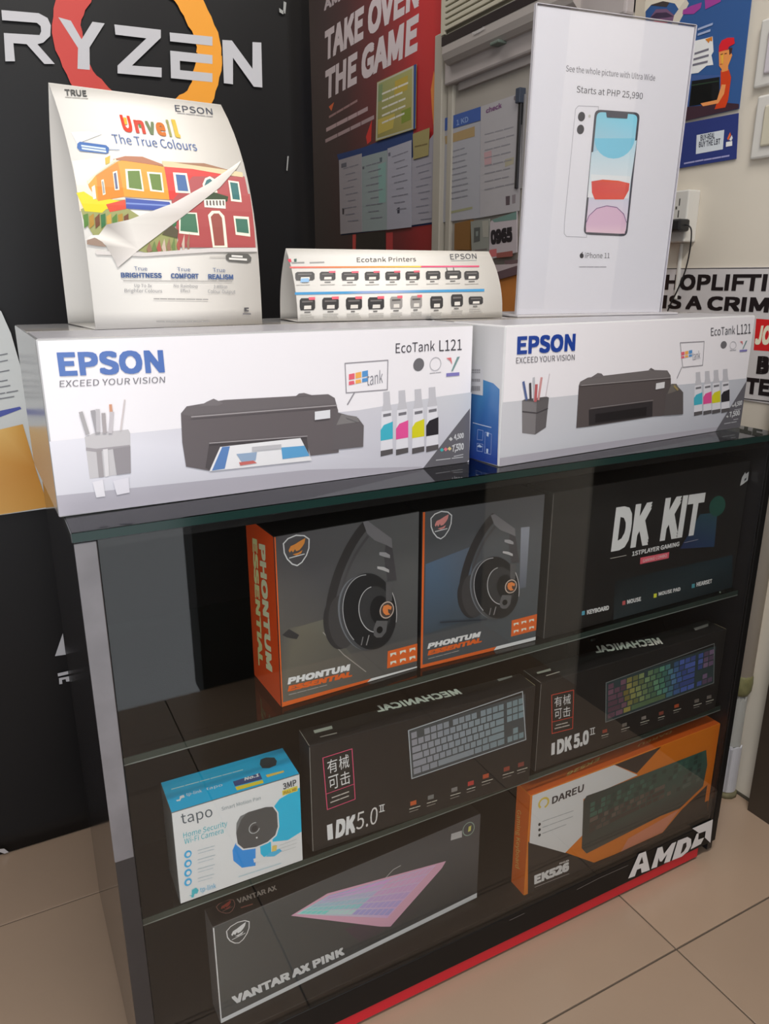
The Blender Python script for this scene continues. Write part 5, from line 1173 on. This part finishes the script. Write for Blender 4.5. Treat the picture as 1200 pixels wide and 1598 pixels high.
# acrylic stand with the phone poster
st = empty('acrylic_stand'); tag(st, 'tall clear acrylic stand holding a white phone price poster on right printer box', 'sign holder')
YAWP, TILT, PW, PH = -.1338, -.030, .2715, .4195
st.matrix_basis = Matrix.Translation((.6925, .1853, ZT)) @ Matrix.Rotation(YAWP, 4, 'Z') @ Matrix.Rotation(TILT*-1, 4, 'X')
st.location, st.rotation_euler = st.matrix_basis.to_translation(), st.matrix_basis.to_euler()
acr = glass_mat('clear_acrylic', (.95, .95, .96), 1.0); aedge = mat('acrylic_edge', (.62, .60, .64), .25, .6)
box('front_sheet', -.0015, -.0030, .004, PW+.0015, -.0012, PH+.002, acr, st)
box('back_sheet', -.0015, .0014, .004, PW+.0015, .0032, PH+.002, acr, st)
box('paper_insert', 0, -.0008, .004, PW, .0008, PH, mat('white_poster_paper', (.88, .865, .885), .5), st)
box('base_foot', -.006, -.012, .0002, PW+.030, .070, .0036, mat('frosted_acrylic_base', (.55, .53, .55), .25), st, .001)
box('edge_strip', -.0028, -.0030, .004, -.0016, .0032, PH+.002, aedge, st); box('edge_strip', PW+.0016, -.0030, .004, PW+.0028, .0032, PH+.002, aedge, st); box('edge_strip', -.0015, -.0030, PH+.0021, PW+.0015, .0032, PH+.0028, aedge, st)
f = Face(st, (0, -.0008, 0), (1, 0, 0), (0, 0, 1), (0, -1, 0)); z = Z(790, 0, 3.197); GQ = .95
p = Print(f, 'lettering', SATIN, GQ, base=0); GRY = (110, 108, 114)
p.text(GRY, 'See the whole picture with Ultra Wide', *z((298, 356), (742, 404), (299, 326)), bold=-.008).text((78, 76, 82), 'Starts at PHP 25,990', *z((350, 462), (680, 496), (352, 428)), bold=.012)
p.text((70, 68, 74), 'iPhone 11', *z((392, 1288), (515, 1288), (393, 1262)), bold=-.002).greek((150, 148, 154), z((364, 1332))[0], z((498, 1332))[0], .0012, 4)
p.disc((60, 58, 64), *z((376, 1276), (386, 1276), (376, 1263))).px((60, 58, 64), z((375, 1262), (381, 1255), (382, 1260), (377, 1264))); p.build()
p = Print(f, 'printed_phones', SATIN, GQ, base=0)
q = z((345, 545), (360, 528), (460, 532), (450, 700), (400, 1184), (300, 1180), (288, 1165), (290, 1110)); p.loop((176, 174, 180), q, .0008)
p.disc((70, 70, 76), *z((375, 582), (393, 580), (375, 558))).disc((70, 70, 76), *z((370, 646), (388, 644), (370, 622))).disc((200, 198, 190), *z((415, 580), (421, 580), (415, 572)))
def rrect(cs, k=.12, kk=None):
    out = []; A = [Vector(c) for c in cs]
    for i in range(4):
        a, b_, c = A[i-1], A[i], A[(i+1) % 4]
        d1, d2 = (a-b_), (c-b_); r_ = .13*min(d1.length, d2.length) if kk is None else kk
        s0, s1 = b_ + d1.normalized()*r_, b_ + d2.normalized()*r_
        for t in (0, .25, .5, .75, 1): out.append(tuple(s0*(1-t)**2 + b_*2*t*(1-t) + s1*t*t))
    return out
p.px((84, 84, 92), rrect(z((442, 546), (667, 562), (602, 1180), (384, 1170))))
p.up().px(None, rrect(z((452, 558), (655, 572), (594, 1168), (394, 1158))), [(140, 200, 216)]*5+[(134, 206, 226)]*5+[(226, 206, 216)]*5+[(222, 200, 212)]*5)
p.up().px((168, 208, 220), z((424, 760), (650, 700), (608, 990), (404, 985)), [(190, 212, 220), (186, 216, 226), (226, 226, 226), (226, 226, 226)])
p.px((128, 196, 218), z(*[(540+100*math.cos(t)-.06*(690+100*math.sin(t)-690), 690+100*math.sin(t)*1.02) for t in [k*math.pi/12 for k in range(0, 13)]]))
p.px((216, 92, 70), z((424, 905), (480, 896), (560, 902), (614, 915), (610, 950), (585, 995), (440, 995), (426, 960)), [(206, 84, 78), (222, 90, 60), (226, 92, 50), (222, 96, 84), (214, 92, 84), (222, 90, 74), (216, 84, 70), (214, 80, 76)])
p.px((222, 226, 226), z((420, 870), (620, 880), (614, 912), (560, 900), (480, 894), (424, 903)))
p.px((216, 176, 196), z((398, 1120), (410, 1080), (450, 1042), (500, 1028), (550, 1036), (585, 1070), (596, 1115), (590, 1166), (396, 1158)), [(214, 180, 200)]*7+[(226, 196, 206)]*2)
p.line((120, 84, 130), z((398, 1110), (412, 1076), (450, 1040), (500, 1027), (550, 1035), (585, 1068), (598, 1110)), .0011)
p.up().px((84, 84, 92), rrect(z((496, 556), (606, 564), (602, 592), (500, 586))))
p.build()
